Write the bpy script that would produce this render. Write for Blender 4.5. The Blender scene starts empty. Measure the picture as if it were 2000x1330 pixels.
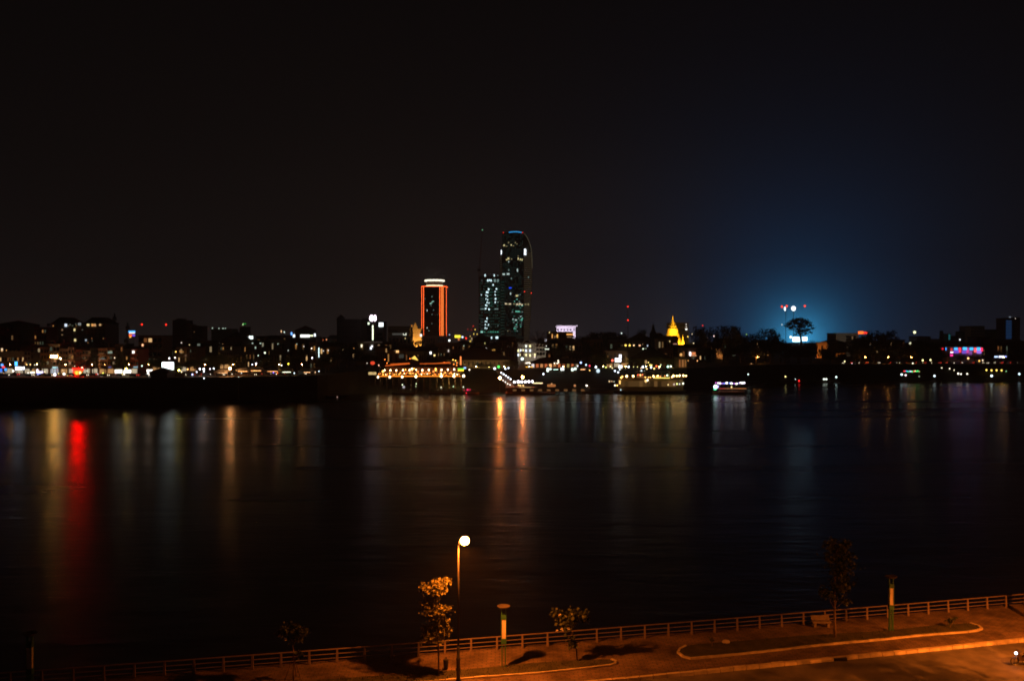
import bpy, math, random
from mathutils import Vector
R = random.Random(7)
C = bpy.context.scene.collection
S = bpy.context.scene
F, H, GZ, PZ = 1800.0, 32.0, 11.5, 8.0
PI = math.pi
ZO = {0: (0, 0, 1), 1: (0, 560, 5.541), 2: (300, 560, 5.541), 3: (600, 560, 5.541), 4: (880, 560, 5.541), 5: (1140, 560, 5.541),
      6: (1400, 560, 5.541), 7: (1660, 560, 5.541), 8: (780, 430, 5.117), 9: (715, 685, 10), 10: (940, 660, 10), 11: (1160, 600, 7.6), 12: (0, 680, 10)}
def zx(n, x): return ZO[n][0] + x / ZO[n][2]
def zy(n, y): return ZO[n][1] + y / ZO[n][2]
def at(px, py, Y): return Vector(((px - 1000) / F * Y, Y, H - (py - 655) / F * Y))
def zat(n, x, y, Y): return at(zx(n, x), zy(n, y), Y)

# ------------------------------------------------------------------ materials
MATS = {}
def mat(name, col, rough=.8, metal=0.0, var=.25, scale=2.0, bump=0.0, spec=.5):
    if name in MATS: return MATS[name]
    m = bpy.data.materials.new(name); m.use_nodes = True
    nt = m.node_tree; b = nt.nodes['Principled BSDF']
    b.inputs['Roughness'].default_value = rough; b.inputs['Metallic'].default_value = metal
    b.inputs['Specular IOR Level'].default_value = spec
    tc = nt.nodes.new('ShaderNodeTexCoord')
    no = nt.nodes.new('ShaderNodeTexNoise'); no.inputs['Scale'].default_value = scale; no.inputs['Detail'].default_value = 5
    nt.links.new(tc.outputs['Object'], no.inputs['Vector'])
    r = nt.nodes.new('ShaderNodeValToRGB')
    r.color_ramp.elements[0].position = .3; r.color_ramp.elements[1].position = .72
    r.color_ramp.elements[0].color = (*[c * (1 - var) for c in col], 1)
    r.color_ramp.elements[1].color = (*[min(1, c * (1 + var)) for c in col], 1)
    nt.links.new(no.outputs['Fac'], r.inputs['Fac']); nt.links.new(r.outputs['Color'], b.inputs['Base Color'])
    if bump:
        bp = nt.nodes.new('ShaderNodeBump'); bp.inputs['Strength'].default_value = bump; bp.inputs['Distance'].default_value = .05
        nt.links.new(no.outputs['Fac'], bp.inputs['Height']); nt.links.new(bp.outputs['Normal'], b.inputs['Normal'])
    MATS[name] = m
    return m
def em(col, L, sample=True, raw=False):
    if L > 100: raw = True
    if L > 2 and not raw: L = 2 + (L - 2) * .11
    key = ('e', col, L)
    if key in MATS: return MATS[key]
    m = bpy.data.materials.new('glow_' + str(len(MATS))); m.use_nodes = True
    nt = m.node_tree; nt.nodes.remove(nt.nodes['Principled BSDF'])
    e = nt.nodes.new('ShaderNodeEmission'); e.inputs['Color'].default_value = (*col, 1); e.inputs['Strength'].default_value = L
    nt.links.new(e.outputs[0], nt.nodes['Material Output'].inputs[0])
    try: m.cycles.emission_sampling = 'FRONT' if sample else 'NONE'
    except Exception: pass
    MATS[key] = m
    return m
WHT, COOL, WARM, ORG, YEL, RED, BLU, GRN, TEAL, PUR, PNK, GW, YG = ((1, .93, .82), (.72, .85, 1), (1, .72, .38), (1, .36, .07), (1, .68, .12),
    (1, .03, .015), (.05, .2, 1), (.1, 1, .15), (.25, .9, .68), (.8, .7, 1), (1, .5, .8), (.75, 1, .85), (.8, .95, .15))
cream = mat('cream_plaster', (.42, .35, .25)); white = mat('white_plaster', (.62, .6, .56)); grey = mat('grey_concrete', (.22, .21, .2))
dark = mat('dark_concrete', (.05, .048, .046)); brown = mat('brown_plaster', (.22, .13, .08)); red_w = mat('red_plaster', (.3, .07, .05))
pink = mat('pink_plaster', (.45, .28, .2)); green_w = mat('green_plaster', (.1, .18, .12)); tile = mat('roof_tile', (.07, .04, .03))
tin = mat('tin_roof', (.14, .14, .145), .5); glassd = mat('dark_window_glass', (.012, .014, .016), .25, var=.1)
metal = mat('grey_metal', (.3, .29, .28), .4, .6); black = mat('black_metal', (.02, .02, .02), .5); wood = mat('dark_wood', (.09, .05, .03))
frame_m = mat('window_frame', (.3, .28, .25)); trunkm = mat('bark', (.16, .11, .07), .9, scale=6, bump=.4)
WALL = dict(cream=cream, white=white, grey=grey, dark=dark, brown=brown, red=red_w, pink=pink, green=green_w)

# ------------------------------------------------------------------ mesh builder
def absloc(o):
    v = Vector((0, 0, 0))
    while o is not None: v = v + o.location; o = o.parent
    return v
class M:
    def __init__(s): s.v = []; s.f = []
    def add(s, vs, fs):
        k = len(s.v); s.v += [tuple(v) for v in vs]; s.f += [tuple(k + i for i in f) for f in fs]; return s
    def box(s, x0, y0, z0, x1, y1, z1):
        return s.add([(x0, y0, z0), (x1, y0, z0), (x1, y1, z0), (x0, y1, z0), (x0, y0, z1), (x1, y0, z1), (x1, y1, z1), (x0, y1, z1)],
                     [(0, 3, 2, 1), (4, 5, 6, 7), (0, 1, 5, 4), (1, 2, 6, 5), (2, 3, 7, 6), (3, 0, 4, 7)])
    def tube(s, p, q, r0, r1=None, n=8):
        r1 = r0 if r1 is None else r1
        p, q = Vector(p), Vector(q); d = (q - p).normalized()
        a = d.orthogonal().normalized(); b = d.cross(a)
        vs = [c + (a * math.cos(2 * PI * i / n) + b * math.sin(2 * PI * i / n)) * r for c, r in ((p, r0), (q, r1)) for i in range(n)]
        fs = [(i, (i + 1) % n, n + (i + 1) % n, n + i) for i in range(n)] + [tuple(range(n))[::-1], tuple(range(n, 2 * n))]
        return s.add(vs, fs)
    def path(s, pts, rs, n=7):
        for i in range(len(pts) - 1): s.tube(pts[i], pts[i + 1], rs[i], rs[i + 1], n)
        return s
    def lathe(s, c, prof, n=16):
        vs = [(c[0] + r * math.cos(2 * PI * i / n), c[1] + r * math.sin(2 * PI * i / n), c[2] + z) for r, z in prof for i in range(n)]
        fs = []
        for k in range(len(prof) - 1):
            fs += [(k * n + i, k * n + (i + 1) % n, (k + 1) * n + (i + 1) % n, (k + 1) * n + i) for i in range(n)]
        fs += [tuple(range(n))[::-1], tuple(range((len(prof) - 1) * n, len(prof) * n))]
        return s.add(vs, fs)
    def ball(s, c, r, n=10, sz=1.0):
        return s.lathe(c, [(r * math.sin(PI * (k + .02) / 6.04), -r * sz * math.cos(PI * (k + .02) / 6.04)) for k in range(7)], n)
    def prism(s, poly, z0, z1):
        n = len(poly)
        return s.add([(x, y, z0) for x, y in poly] + [(x, y, z1) for x, y in poly],
                     [tuple(range(n))[::-1], tuple(range(n, 2 * n))] + [(i, (i + 1) % n, n + (i + 1) % n, n + i) for i in range(n)])
    def prismy(s, poly, y0, y1):   # polygon in XZ pushed along Y
        n = len(poly)
        return s.add([(x, y0, z) for x, z in poly] + [(x, y1, z) for x, z in poly],
                     [tuple(range(n)), tuple(range(n, 2 * n))[::-1]] + [(i, n + i, n + (i + 1) % n, (i + 1) % n) for i in range(n)])
    def hip(s, x0, y0, x1, y1, z0, z1, inset=None):
        ym = (y0 + y1) / 2; t = min((x1 - x0) / 2 * .98, (y1 - y0) / 2) if inset is None else inset
        return s.add([(x0, y0, z0), (x1, y0, z0), (x1, y1, z0), (x0, y1, z0), (x0 + t, ym, z1), (x1 - t, ym, z1),
                      (x0, y0, z0 - .25), (x1, y0, z0 - .25), (x1, y1, z0 - .25), (x0, y1, z0 - .25)],
                     [(0, 1, 5, 4), (1, 2, 5), (2, 3, 4, 5), (3, 0, 4), (9, 8, 7, 6), (6, 7, 1, 0), (7, 8, 2, 1), (8, 9, 3, 2), (9, 6, 0, 3)])
    def leaf(s, c, size, droop=0.0, rnd=R):
        a = Vector((rnd.gauss(0, 1), rnd.gauss(0, 1), rnd.gauss(0, 1) * .6 - droop)).normalized()
        b = a.cross(Vector((rnd.gauss(0, 1), rnd.gauss(0, 1), rnd.gauss(0, 1)))).normalized()
        a = a * size; b = b * size * .38; c = Vector(c)
        return s.add([c - b * .2, c + a * .5 + b, c + a, c + a * .5 - b], [(0, 1, 2, 3)])
    def build(s, name, m, parent=None, smooth=False):
        o = absloc(parent)
        me = bpy.data.meshes.new(name)
        me.from_pydata([(v[0] - o[0], v[1] - o[1], v[2] - o[2]) for v in s.v], [], s.f)
        me.materials.append(m)
        if smooth: me.polygons.foreach_set('use_smooth', [True] * len(me.polygons))
        ob = bpy.data.objects.new(name, me); C.objects.link(ob)
        if parent is not None: ob.parent = parent
        return ob
UNIT = {}
def unit(kind, m):
    key = (kind, m.name)
    if key not in UNIT:
        b = M()
        if kind == 'box': b.box(-.5, -.5, -.5, .5, .5, .5)
        elif kind == 'ball': b.ball((0, 0, 0), 1, 10)
        elif kind == 'pole': b.tube((0, 0, 0), (0, 0, 1), 1, .6, 7)
        me = bpy.data.meshes.new(kind); me.from_pydata(b.v, [], b.f); me.materials.append(m); UNIT[key] = me
    return UNIT[key]
def put(name, kind, m, parent, loc, sc):
    o = bpy.data.objects.new(name, unit(kind, m)); C.objects.link(o); o.parent = parent
    base = absloc(parent)
    o.location = Vector(loc) - base; o.scale = sc if isinstance(sc, (tuple, list)) else (sc, sc, sc)
    return o
def tag(o, label, cat, group=None):
    o['label'] = label; o['category'] = cat
    if group: o['group'] = group
    return o
def thing(name, label, cat, loc, group=None):
    o = bpy.data.objects.new(name, None); C.objects.link(o); o.location = loc; o.empty_display_size = .5
    return tag(o, label, cat, group)
def struct(o, kind='structure'): o['kind'] = kind; return o
def copy_tree(o, parent=None):
    c = o.copy(); C.objects.link(c); c.parent = parent
    for ch in [k for k in bpy.data.objects if k.parent == o]: copy_tree(ch, c)
    return c
KIDS = {}
def fast_copy(proto, kids, loc, sc=None):
    r = proto.copy(); C.objects.link(r); r.location = loc
    if sc: r.scale = sc
    for k, subs in kids:
        c = k.copy(); C.objects.link(c); c.parent = r
        for g in subs:
            d = g.copy(); C.objects.link(d); d.parent = c
    return r
def kids_of(o):
    al = list(C.objects)
    return [(k, [g for g in al if g.parent == k]) for k in al if k.parent == o]

# labels that lean on a landmark: given out at the end
LAND = [(20, 'the blue neon shops at the far left'), (118, 'the tall white lamp'), (152, 'the red and orange lit shop'), (240, 'the pair of white lit signboards'),
        (327, 'the large white billboard'), (449, 'the single orange quay lamp'), (560, 'the glowing green-white market tent'), (680, 'the dark windowless block'), (740, 'the white rooftop sign'),
        (847, 'the orange neon tower'), (905, 'the yellow distant sign'), (960, 'the crane-topped glass tower'), (1010, 'the tallest curved glass tower'), (1045, 'the lit white hotel'),
        (1107, 'the floodlit white block'), (1160, 'the green-white market stalls'), (1205, 'the big white lit screen'), (1255, 'the two-deck river boat'), (1322, 'the golden stupa'), (1405, 'the small lit bell tower'),
        (1470, 'the pink and blue lit boat'), (1560, 'the tree against the blue glow'), (1605, 'the orange lit ruin wall'), (1685, 'the red rooftop sign'), (1785, 'the boat with coloured bulbs'),
        (1880, 'the pink and blue lit hall'), (1935, 'the four yellow right-bank lamps'), (1977, 'the slim blue lit tower')]
PEND = []
def pend(o, px, phrase, rel='near'):
    PEND.append((o, px, phrase, rel)); return o
ORD = 'first second third fourth fifth sixth seventh eighth ninth tenth eleventh twelfth thirteenth fourteenth fifteenth'.split()
def finish_labels():
    g = {}
    for o, px, ph, rel in PEND:
        lm = min(LAND, key=lambda l: abs(l[0] - px))[1]
        g.setdefault((ph, rel, lm), []).append((px, o))
    for (ph, rel, lm), L in g.items():
        L.sort(key=lambda t: t[0])
        for i, (px, o) in enumerate(L):
            o['label'] = f'{ph} {rel} {lm}' if len(L) == 1 else f'{ORD[i] if i < 15 else i + 1} {ph} from the left, {rel} {lm}'

# ------------------------------------------------------------------ world, camera
w = bpy.data.worlds.new('World'); S.world = w; w.use_nodes = True
nt = w.node_tree; N = nt.nodes; Lk = nt.links
bg = N['Background']
tc = N.new('ShaderNodeTexCoord')
nrm = N.new('ShaderNodeVectorMath'); nrm.operation = 'NORMALIZE'; Lk.new(tc.outputs['Generated'], nrm.inputs[0])
sep = N.new('ShaderNodeSeparateXYZ'); Lk.new(nrm.outputs[0], sep.inputs[0])
def mth(op, a, b=None, c=None):
    n = N.new('ShaderNodeMath'); n.operation = op
    for i, v in enumerate((a, b, c)):
        if v is None: continue
        if isinstance(v, (int, float)): n.inputs[i].default_value = v
        else: Lk.new(v, n.inputs[i])
    return n.outputs[0]
def expo(x, k): return mth('EXPONENT', mth('MULTIPLY', x, -k))
elev = mth('MAXIMUM', sep.outputs['Z'], 0.0)
def lobe(px, py, k, sy=1.0):
    d = Vector(((px - 1000) / F, 1, -(py - 655) / F)).normalized()
    sb = N.new('ShaderNodeVectorMath'); sb.operation = 'SUBTRACT'; Lk.new(nrm.outputs[0], sb.inputs[0]); sb.inputs[1].default_value = d
    ml = N.new('ShaderNodeVectorMath'); ml.operation = 'MULTIPLY'; Lk.new(sb.outputs[0], ml.inputs[0]); ml.inputs[1].default_value = (1, 1, sy)
    ln = N.new('ShaderNodeVectorMath'); ln.operation = 'LENGTH'; Lk.new(ml.outputs[0], ln.inputs[0])
    return expo(ln.outputs['Value'], k)
def vadd(a, b):
    n = N.new('ShaderNodeVectorMath'); n.operation = 'ADD'; Lk.new(a, n.inputs[0])
    if hasattr(b, 'default_value'): Lk.new(b, n.inputs[1])
    else: n.inputs[1].default_value = b
    return n.outputs[0]
def vsc(col, f):
    n = N.new('ShaderNodeVectorMath'); n.operation = 'SCALE'; n.inputs[0].default_value = col; Lk.new(f, n.inputs['Scale']); return n.outputs[0]
t = vadd(vsc((.0026, .0020, .0019), expo(elev, 2.4)), (.0010, .0008, .0009))
t = vadd(t, vsc((.0125, .0088, .0072), mth('MULTIPLY', lobe(960, 690, 2.7), expo(elev, 4.5))))
t = vadd(t, vsc((.006, .0048, .0044), expo(elev, 16.0)))
t = vadd(t, vsc((.0006, .040, .128), lobe(1562, 655, 13.5, 1.0)))
t = vadd(t, vsc((.002, .085, .21), lobe(1562, 662, 30, 1)))
t = vadd(t, vsc((.1, .75, 1.3), lobe(1562, 664, 65, 1.0)))
Lk.new(t, bg.inputs['Color']); bg.inputs['Strength'].default_value = 1.0

cam = bpy.data.cameras.new('camera'); co = bpy.data.objects.new('camera', cam); C.objects.link(co)
co.location = (0, 0, H); co.rotation_euler = (PI / 2, 0, 0)
cam.sensor_width = 36; cam.lens = 36 * F / 2000; cam.shift_y = -10 / 2000; cam.clip_end = 30000; cam.clip_start = .5
cam.dof.use_dof = True; cam.dof.focus_distance = 72; cam.dof.aperture_fstop = .85; cam.dof.aperture_blades = 0
S.camera = co
S.view_settings.view_transform = 'Standard'; S.view_settings.look = 'None'; S.view_settings.exposure = 0; S.view_settings.gamma = 1
S.cycles.use_denoising = True
S.cycles.max_bounces = 5; S.cycles.diffuse_bounces = 2; S.cycles.glossy_bounces = 3
S.cycles.sample_clamp_indirect = 6; S.cycles.use_light_tree = True
S.cycles.caustics_reflective = True
S.cycles.filter_width = 1.7

# ------------------------------------------------------------------ water and far bank
SH = [(-9000, 380), (-1500, 410), (-200, 434), (0, 443), (300, 443), (470, 450), (620, 468), (700, 505), (980, 520), (1150, 526), (1340, 540), (1440, 600), (1520, 632), (1700, 640), (2000, 645), (2300, 650), (4000, 700), (11000, 760)]
BW = [(-9000, 2.2), (500, 2.2), (640, 3), (735, 42), (900, 46), (975, 34), (1350, 30), (1500, 16), (11000, 16)]
def interp(T, x):
    for (a, u), (b, v) in zip(T, T[1:]):
        if x <= b: return u + (v - u) * max(0, (x - a)) / (b - a)
    return T[-1][1]
def gz(X, Y):
    px = 1000 + F * X / Y; d = (Y - interp(SH, px)) / interp(BW, px)
    return GZ * min(1, max(0, d))
wm = bpy.data.materials.new('river_water'); wm.use_nodes = True
wn = wm.node_tree; b = wn.nodes['Principled BSDF']
b.inputs['Base Color'].default_value = (.006, .005, .004, 1); b.inputs['IOR'].default_value = 1.333; b.inputs['Roughness'].default_value = .3
wt = wn.nodes.new('ShaderNodeTexCoord')
def wnoise(sx, sy, sc, det):
    mp = wn.nodes.new('ShaderNodeMapping'); mp.inputs['Scale'].default_value = (sx, sy, 1); wn.links.new(wt.outputs['Object'], mp.inputs['Vector'])
    n = wn.nodes.new('ShaderNodeTexNoise'); n.inputs['Scale'].default_value = sc; n.inputs['Detail'].default_value = det
    wn.links.new(mp.outputs[0], n.inputs['Vector']); return n
n1 = wnoise(.35, 1, .6, 5); n2 = wnoise(.3, 1, .16, 4); n3 = wnoise(.08, 1, .035, 2)
b1 = wn.nodes.new('ShaderNodeBump'); b1.inputs['Strength'].default_value = .6; b1.inputs['Distance'].default_value = .12
b2 = wn.nodes.new('ShaderNodeBump'); b2.inputs['Strength'].default_value = .3; b2.inputs['Distance'].default_value = .5
wn.links.new(n1.outputs['Fac'], b1.inputs['Height']); wn.links.new(n2.outputs['Fac'], b2.inputs['Height'])
wn.links.new(b2.outputs['Normal'], b1.inputs['Normal']); wn.links.new(b1.outputs['Normal'], b.inputs['Normal'])
mr = wn.nodes.new('ShaderNodeMapRange'); mr.inputs['From Min'].default_value = .35; mr.inputs['From Max'].default_value = .65
mr.inputs['To Min'].default_value = .22; mr.inputs['To Max'].default_value = .28
wn.links.new(n3.outputs['Fac'], mr.inputs['Value']); wn.links.new(mr.outputs[0], b.inputs['Roughness'])
struct(M().add([(-1800, -200, 0), (2000, -200, 0), (2000, 1200, 0), (-1800, 1200, 0)], [(0, 1, 2, 3)]).build('river_water', wm))

bankm = mat('bank_earth', (.018, .018, .01), .95, var=.5, scale=.25, bump=.5)
quaym = mat('quay_masonry', (.03, .026, .022), .95, var=.3, scale=.5)
m = M(); pxs = [-3400, -1500, -400] + list(range(-200, 2320, 20)) + [2600, 4000]
prof = [(-.12, -1.2), (0, 0), (.35, 3.6), (.4, 3.7), (.75, 8.2), (1, GZ)]
for i, px in enumerate(pxs):
    s0, bw = interp(SH, px), interp(BW, px)
    for k, (d, z) in enumerate(prof):
        Y = s0 + d * bw + (R.uniform(-.6, .6) if 0 < k < 5 and bw > 5 else 0); m.v.append(((px - 1000) / F * Y, Y, z))
for i in range(len(pxs) - 1):
    for k in range(len(prof) - 1):
        a = i * 6 + k; m.f.append((a, a + 6, a + 7, a + 1))
struct(m.build('riverbank', bankm))
city_g = mat('city_ground', (.09, .08, .07), .9, var=.4, scale=.2)
pxs = [p for p in pxs if -2300 < p < 4100]
m = M()
for px in pxs:
    Y = interp(SH, px) + interp(BW, px); m.v.append(((px - 1000) / F * Y, Y, GZ)); m.v.append(((px - 1000) / F * Y * 1.2, 2600, GZ))
for i in range(len(pxs) - 1): m.f.append((2 * i, 2 * i + 2, 2 * i + 3, 2 * i + 1))
struct(m.build('city_ground', city_g))
# the riverside roads as sheets on the ground
asph = mat('far_asphalt', (.16, .14, .12), .8, var=.3, scale=.3)
def road(pa, pb, d0, d1):
    m = M(); xs = [pa + (pb - pa) * i / 24 for i in range(25)]
    for px in xs:
        for d in (d0, d1):
            Y = interp(SH, px) + interp(BW, px) + d; m.v.append(((px - 1000) / F * Y, Y, GZ + .006))
    for i in range(24): m.f.append((2 * i, 2 * i + 2, 2 * i + 3, 2 * i + 1))
    struct(m.build('far_road', asph))
road(-500, 650, 3, 22); road(1440, 2500, 6, 24); road(700, 1380, 8, 22)

# ------------------------------------------------------------------ near bank
def rail_y(x):
    c = max(-60, min(60, x)); return 70.65 + .235 * x + .0003 * c * c
def kerb_y(x): return 62.6 + .257 * x
pave = bpy.data.materials.new('promenade_paving'); pave.use_nodes = True
pn = pave.node_tree; pb = pn.nodes['Principled BSDF']; pb.inputs['Roughness'].default_value = .85
ptc = pn.nodes.new('ShaderNodeTexCoord')
br = pn.nodes.new('ShaderNodeTexBrick'); br.inputs['Scale'].default_value = .8; br.inputs['Color1'].default_value = (.25, .17, .12, 1); br.inputs['Color2'].default_value = (.18, .125, .09, 1)
br.inputs['Mortar'].default_value = (.1, .08, .06, 1); br.inputs['Mortar Size'].default_value = .025
pn.links.new(ptc.outputs['Object'], br.inputs['Vector'])
pno = pn.nodes.new('ShaderNodeTexNoise'); pno.inputs['Scale'].default_value = .45; pno.inputs['Detail'].default_value = 7; pno.inputs['Roughness'].default_value = .65
pn.links.new(ptc.outputs['Object'], pno.inputs['Vector'])
pr = pn.nodes.new('ShaderNodeValToRGB'); pr.color_ramp.elements[0].position = .35; pr.color_ramp.elements[1].position = .65
pr.color_ramp.elements[0].color = (.3, .28, .26, 1); pr.color_ramp.elements[1].color = (1.1, 1.1, 1.1, 1)
pn.links.new(pno.outputs['Fac'], pr.inputs['Fac'])
pm = pn.nodes.new('ShaderNodeMix'); pm.data_type = 'RGBA'; pm.blend_type = 'MULTIPLY'; pm.inputs[0].default_value = 1
pn.links.new(br.outputs['Color'], pm.inputs[6]); pn.links.new(pr.outputs['Color'], pm.inputs[7]); pn.links.new(pm.outputs[2], pb.inputs['Base Color'])
xs = [-400, -200, -120, -80] + [i * 2.0 for i in range(-30, 46)] + [100, 140, 220, 400]
def strip(fa, fb, za, zb):
    m = M()
    for x in xs: m.v += [(x, fa(x), za), (x, fb(x), zb)]
    for i in range(len(xs) - 1): m.f.append((2 * i, 2 * i + 2, 2 * i + 3, 2 * i + 1))
    return m
asphn = mat('road_asphalt', (.11, .1, .09), .75, var=.6, scale=.55, bump=.5)
struct(strip(lambda x: kerb_y(x) + .17, lambda x: rail_y(x) + .6, PZ, PZ).build('promenade_pavement', pave))
struct(strip(lambda x: kerb_y(x) - 13, lambda x: kerb_y(x) - .17, PZ - .22, PZ - .22).build('road', asphn))
struct(strip(lambda x: -400, lambda x: kerb_y(x) - 13, PZ - .2, PZ - .2).build('near_pavement', pave))
struct(strip(lambda x: rail_y(x) + .6, lambda x: rail_y(x) + 3.5, PZ, -1).build('river_wall', quaym))
kerbm = mat('painted_kerb', (.52, .44, .3), .8, var=.3, scale=1.5, bump=.4)
m = M()
x = -60.0
while x < 90:   # laid as separate stones
    L = 1.0; xa, xb = x + .02, x + L - .02
    if not (24.0 < x < 24.9):
        j = R.uniform(-.015, .015)
        ya, yb = kerb_y(xa) + j, kerb_y(xb) + j
        m.add([(xa, ya - .17, PZ - .22), (xb, yb - .17, PZ - .22), (xb, yb + .17, PZ - .22), (xa, ya + .17, PZ - .22),
               (xa, ya - .14, PZ + .02 + j), (xb, yb - .14, PZ + .02 + j), (xb, yb + .17, PZ + .02 + j), (xa, ya + .17, PZ + .02 + j)],
              [(4, 5, 6, 7), (0, 1, 5, 4), (1, 2, 6, 5), (2, 3, 7, 6), (3, 0, 4, 7)])
    x += L
struct(m.build('road_kerb', kerbm))
o = M().box(24.0, kerb_y(24.4) - .3, PZ - .21, 24.95, kerb_y(24.4) + .25, PZ + .0).build('drain_inlet', black)
tag(o, 'small black storm drain opening in the road kerb', 'drain')
linem = mat('lane_paint', (.6, .5, .25), .7, var=.3, scale=3)
m = M()
for i in range(40):
    xa, xb = 20 + i * 1.5, 21.5 + i * 1.5; f = lambda x: 60.45 + .262 * (x - 21)
    m.add([(xa, f(xa), PZ - .215), (xb, f(xb), PZ - .215), (xb, f(xb) + .18, PZ - .215), (xa, f(xa) + .18, PZ - .215)], [(0, 1, 2, 3)])
struct(m.build('lane_marking', linem))
grassm = mat('grass_turf', (.045, .06, .018), .95, var=.5, scale=1.5, bump=.6)
def gp(px, py, z=PZ):
    Y = (H - z) * F / (py - 655); return ((px - 1000) / F * Y, Y)
def island(poly, kerb_edges, nm):
    m = M().prism(poly, PZ - .05, PZ + .07); struct(m.build(nm + '_soil', mat('turf_soil', (.05, .045, .02), .95, var=.5, scale=1)))
    g = M(); xs_ = [p[0] for p in poly]; ys_ = [p[1] for p in poly]
    def inside(x, y):
        c = False
        for i in range(len(poly)):
            (x1, y1), (x2, y2) = poly[i], poly[i - 1]
            if (y1 > y) != (y2 > y) and x < (x2 - x1) * (y - y1) / (y2 - y1) + x1: c = not c
        return c
    for k in range(5200):
        x, y = R.uniform(min(xs_), max(xs_)), R.uniform(min(ys_), max(ys_))
        if inside(x, y):
            h = R.uniform(.05, .13); a = R.uniform(0, PI); dx, dy = math.cos(a) * .03, math.sin(a) * .03; lx, ly = R.uniform(-.04, .04), R.uniform(-.04, .04)
            g.add([(x - dx, y - dy, PZ + .065), (x + dx, y + dy, PZ + .065), (x + lx, y + ly, PZ + .07 + h)], [(0, 1, 2)])
    o = g.build('grass', grassm); o['kind'] = 'stuff'
    k = M()
    for a, b_ in zip(kerb_edges, kerb_edges[1:]):
        a, b_ = Vector((*a, 0)), Vector((*b_, 0)); L = (b_ - a).length; n = max(1, int(L / .9)); d = (b_ - a) / n; s = Vector((-d.y, d.x, 0)).normalized() * .085
        for i in range(n):
            p, q = a + d * i + d * .015, a + d * (i + 1) - d * .015; j = R.uniform(-.012, .012)
            k.add([p - s, q - s, q + s, p + s] + [v + Vector((0, 0, .14 + j)) for v in (p - s, q - s, q + s, p + s)],
                  [(4, 5, 6, 7), (0, 1, 5, 4), (1, 2, 6, 5), (2, 3, 7, 6), (3, 0, 4, 7)])
    k.v = [(v[0], v[1], v[2] + PZ) for v in k.v]
    struct(k.build(nm + '_kerb', kerbm))
p1 = [gp(*p) for p in [(560, 1356), (899, 1327), (1057, 1315), (1156, 1305), (1188, 1301), (1202, 1297), (1202, 1292), (1194, 1289)]]
b1_ = [gp(*p) for p in [(1127, 1290), (1034, 1296), (918, 1307.6), (786, 1317), (631, 1328), (500, 1338)]]
island(p1 + b1_, p1, 'verge')
k = [gp(*p) for p in [(500, 1338), (631, 1328), (786, 1317), (850, 1311.5)]]
p2 = [gp(*p) for p in [(1340, 1262), (1328, 1268), (1324, 1275), (1334, 1283), (1350, 1287), (1458, 1277), (1603, 1260.5), (1719, 1250), (1798, 1241.6), (1890, 1234.6), (1910, 1232), (1918, 1229), (1910, 1223), (1895, 1218)]]
b2_ = [gp(*p) for p in [(1827, 1221.6), (1764, 1229), (1719, 1233), (1560, 1243), (1363, 1259)]]
island(p2 + b2_, p2, 'verge_island')

# riverside railing: one thing
rt = thing('riverside_railing', 'long three-rail metal railing along the promenade edge above the dark river', 'railing', (0, rail_y(0), PZ))
railm = mat('railing_paint', (.19, .14, .12), .7, var=.2, scale=3)
x = -46.0; posts = []
while x < 54: posts.append(x); x += 1.95
for x in posts:
    y = rail_y(x)
    pm_ = M().add([(x - .09, y - .08, PZ), (x + .09, y - .08, PZ), (x + .09, y + .08, PZ), (x - .09, y + .08, PZ), (x - .06, y - .02, PZ + 1), (x + .06, y - .02, PZ + 1), (x + .06, y + .09, PZ + 1), (x - .06, y + .09, PZ + 1)],
                  [(4, 5, 6, 7), (0, 1, 5, 4), (1, 2, 6, 5), (2, 3, 7, 6), (3, 0, 4, 7)])
    pm_.build('post', railm, rt)
for z in (.34, .66, 1.0):
    m = M()
    for a, b_ in zip(posts, posts[1:]): m.tube((a, rail_y(a) + .03, PZ + z), (b_, rail_y(b_) + .03, PZ + z), .035 if z < 1 else .05, n=6)
    m.build('rail', railm, rt)

# ------------------------------------------------------------------ street lamps of the promenade
SOD = (1.0, .24, .025)
def near_lamp(X, Y, label, power=5200):
    t = thing('street_lamp', label, 'street lamp', (X, Y, PZ), 'sodium street lamps on the promenade')
    m = M().lathe((X, Y, PZ), [(.2, 0), (.2, .25), (.13, .3), (.13, .9), (.17, .95), (.17, 1.1), (.12, 1.15), (.12, 1.6), (.15, 1.65), (.15, 1.8), (.11, 1.85), (.1, 2.55), (.085, 2.6)], 12)
    m.build('base', black, t, True)
    M().tube((X, Y, PZ + 2.6), (X, Y, PZ + 9.6), .075, .05, 10).build('pole', mat('lamp_pole', (.02, .018, .017), .85, spec=.15), t, True)
    arm_ = M().path([(X, Y, PZ + 9.5), (X + .1, Y - .02, PZ + 9.95), (X + .45, Y - .05, PZ + 10.15)], [.05, .045, .04]).build('arm', black, t, True)
    M().lathe((X + .45, Y - .05, PZ + 10.1), [(.12, .06), (.1, .1), (.06, .16), (.03, .18)], 14).build('hood', black, arm_, True)
    M().lathe((X + .45, Y - .05, PZ + 9.88), [(.29 * math.sin(PI * (k + .05) / 14.1), -.29 * math.cos(PI * (k + .05) / 14.1)) for k in range(15)], 24).build('lamp_glass', em(SOD, 700), arm_)
    l = bpy.data.lights.new('lamp_light', 'SPOT'); l.spot_size = 2.75; l.spot_blend = .35; l.color = (1, .195, .014); l.energy = power; l.shadow_soft_size = .12
    lo = bpy.data.objects.new('lamp_light', l); C.objects.link(lo); lo.parent = t; lo.location = (.45, -.05, 9.52)
    return t
near_lamp(-3.7, 63.5, 'tall sodium street lamp glowing orange above the promenade', 8500)
near_lamp(42.6, 63.6, 'sodium street lamp just past the right edge of the promenade', 13500)
near_lamp(42, 51.5, 'sodium street lamp on the near pavement past the right corner', 46000)

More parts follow.
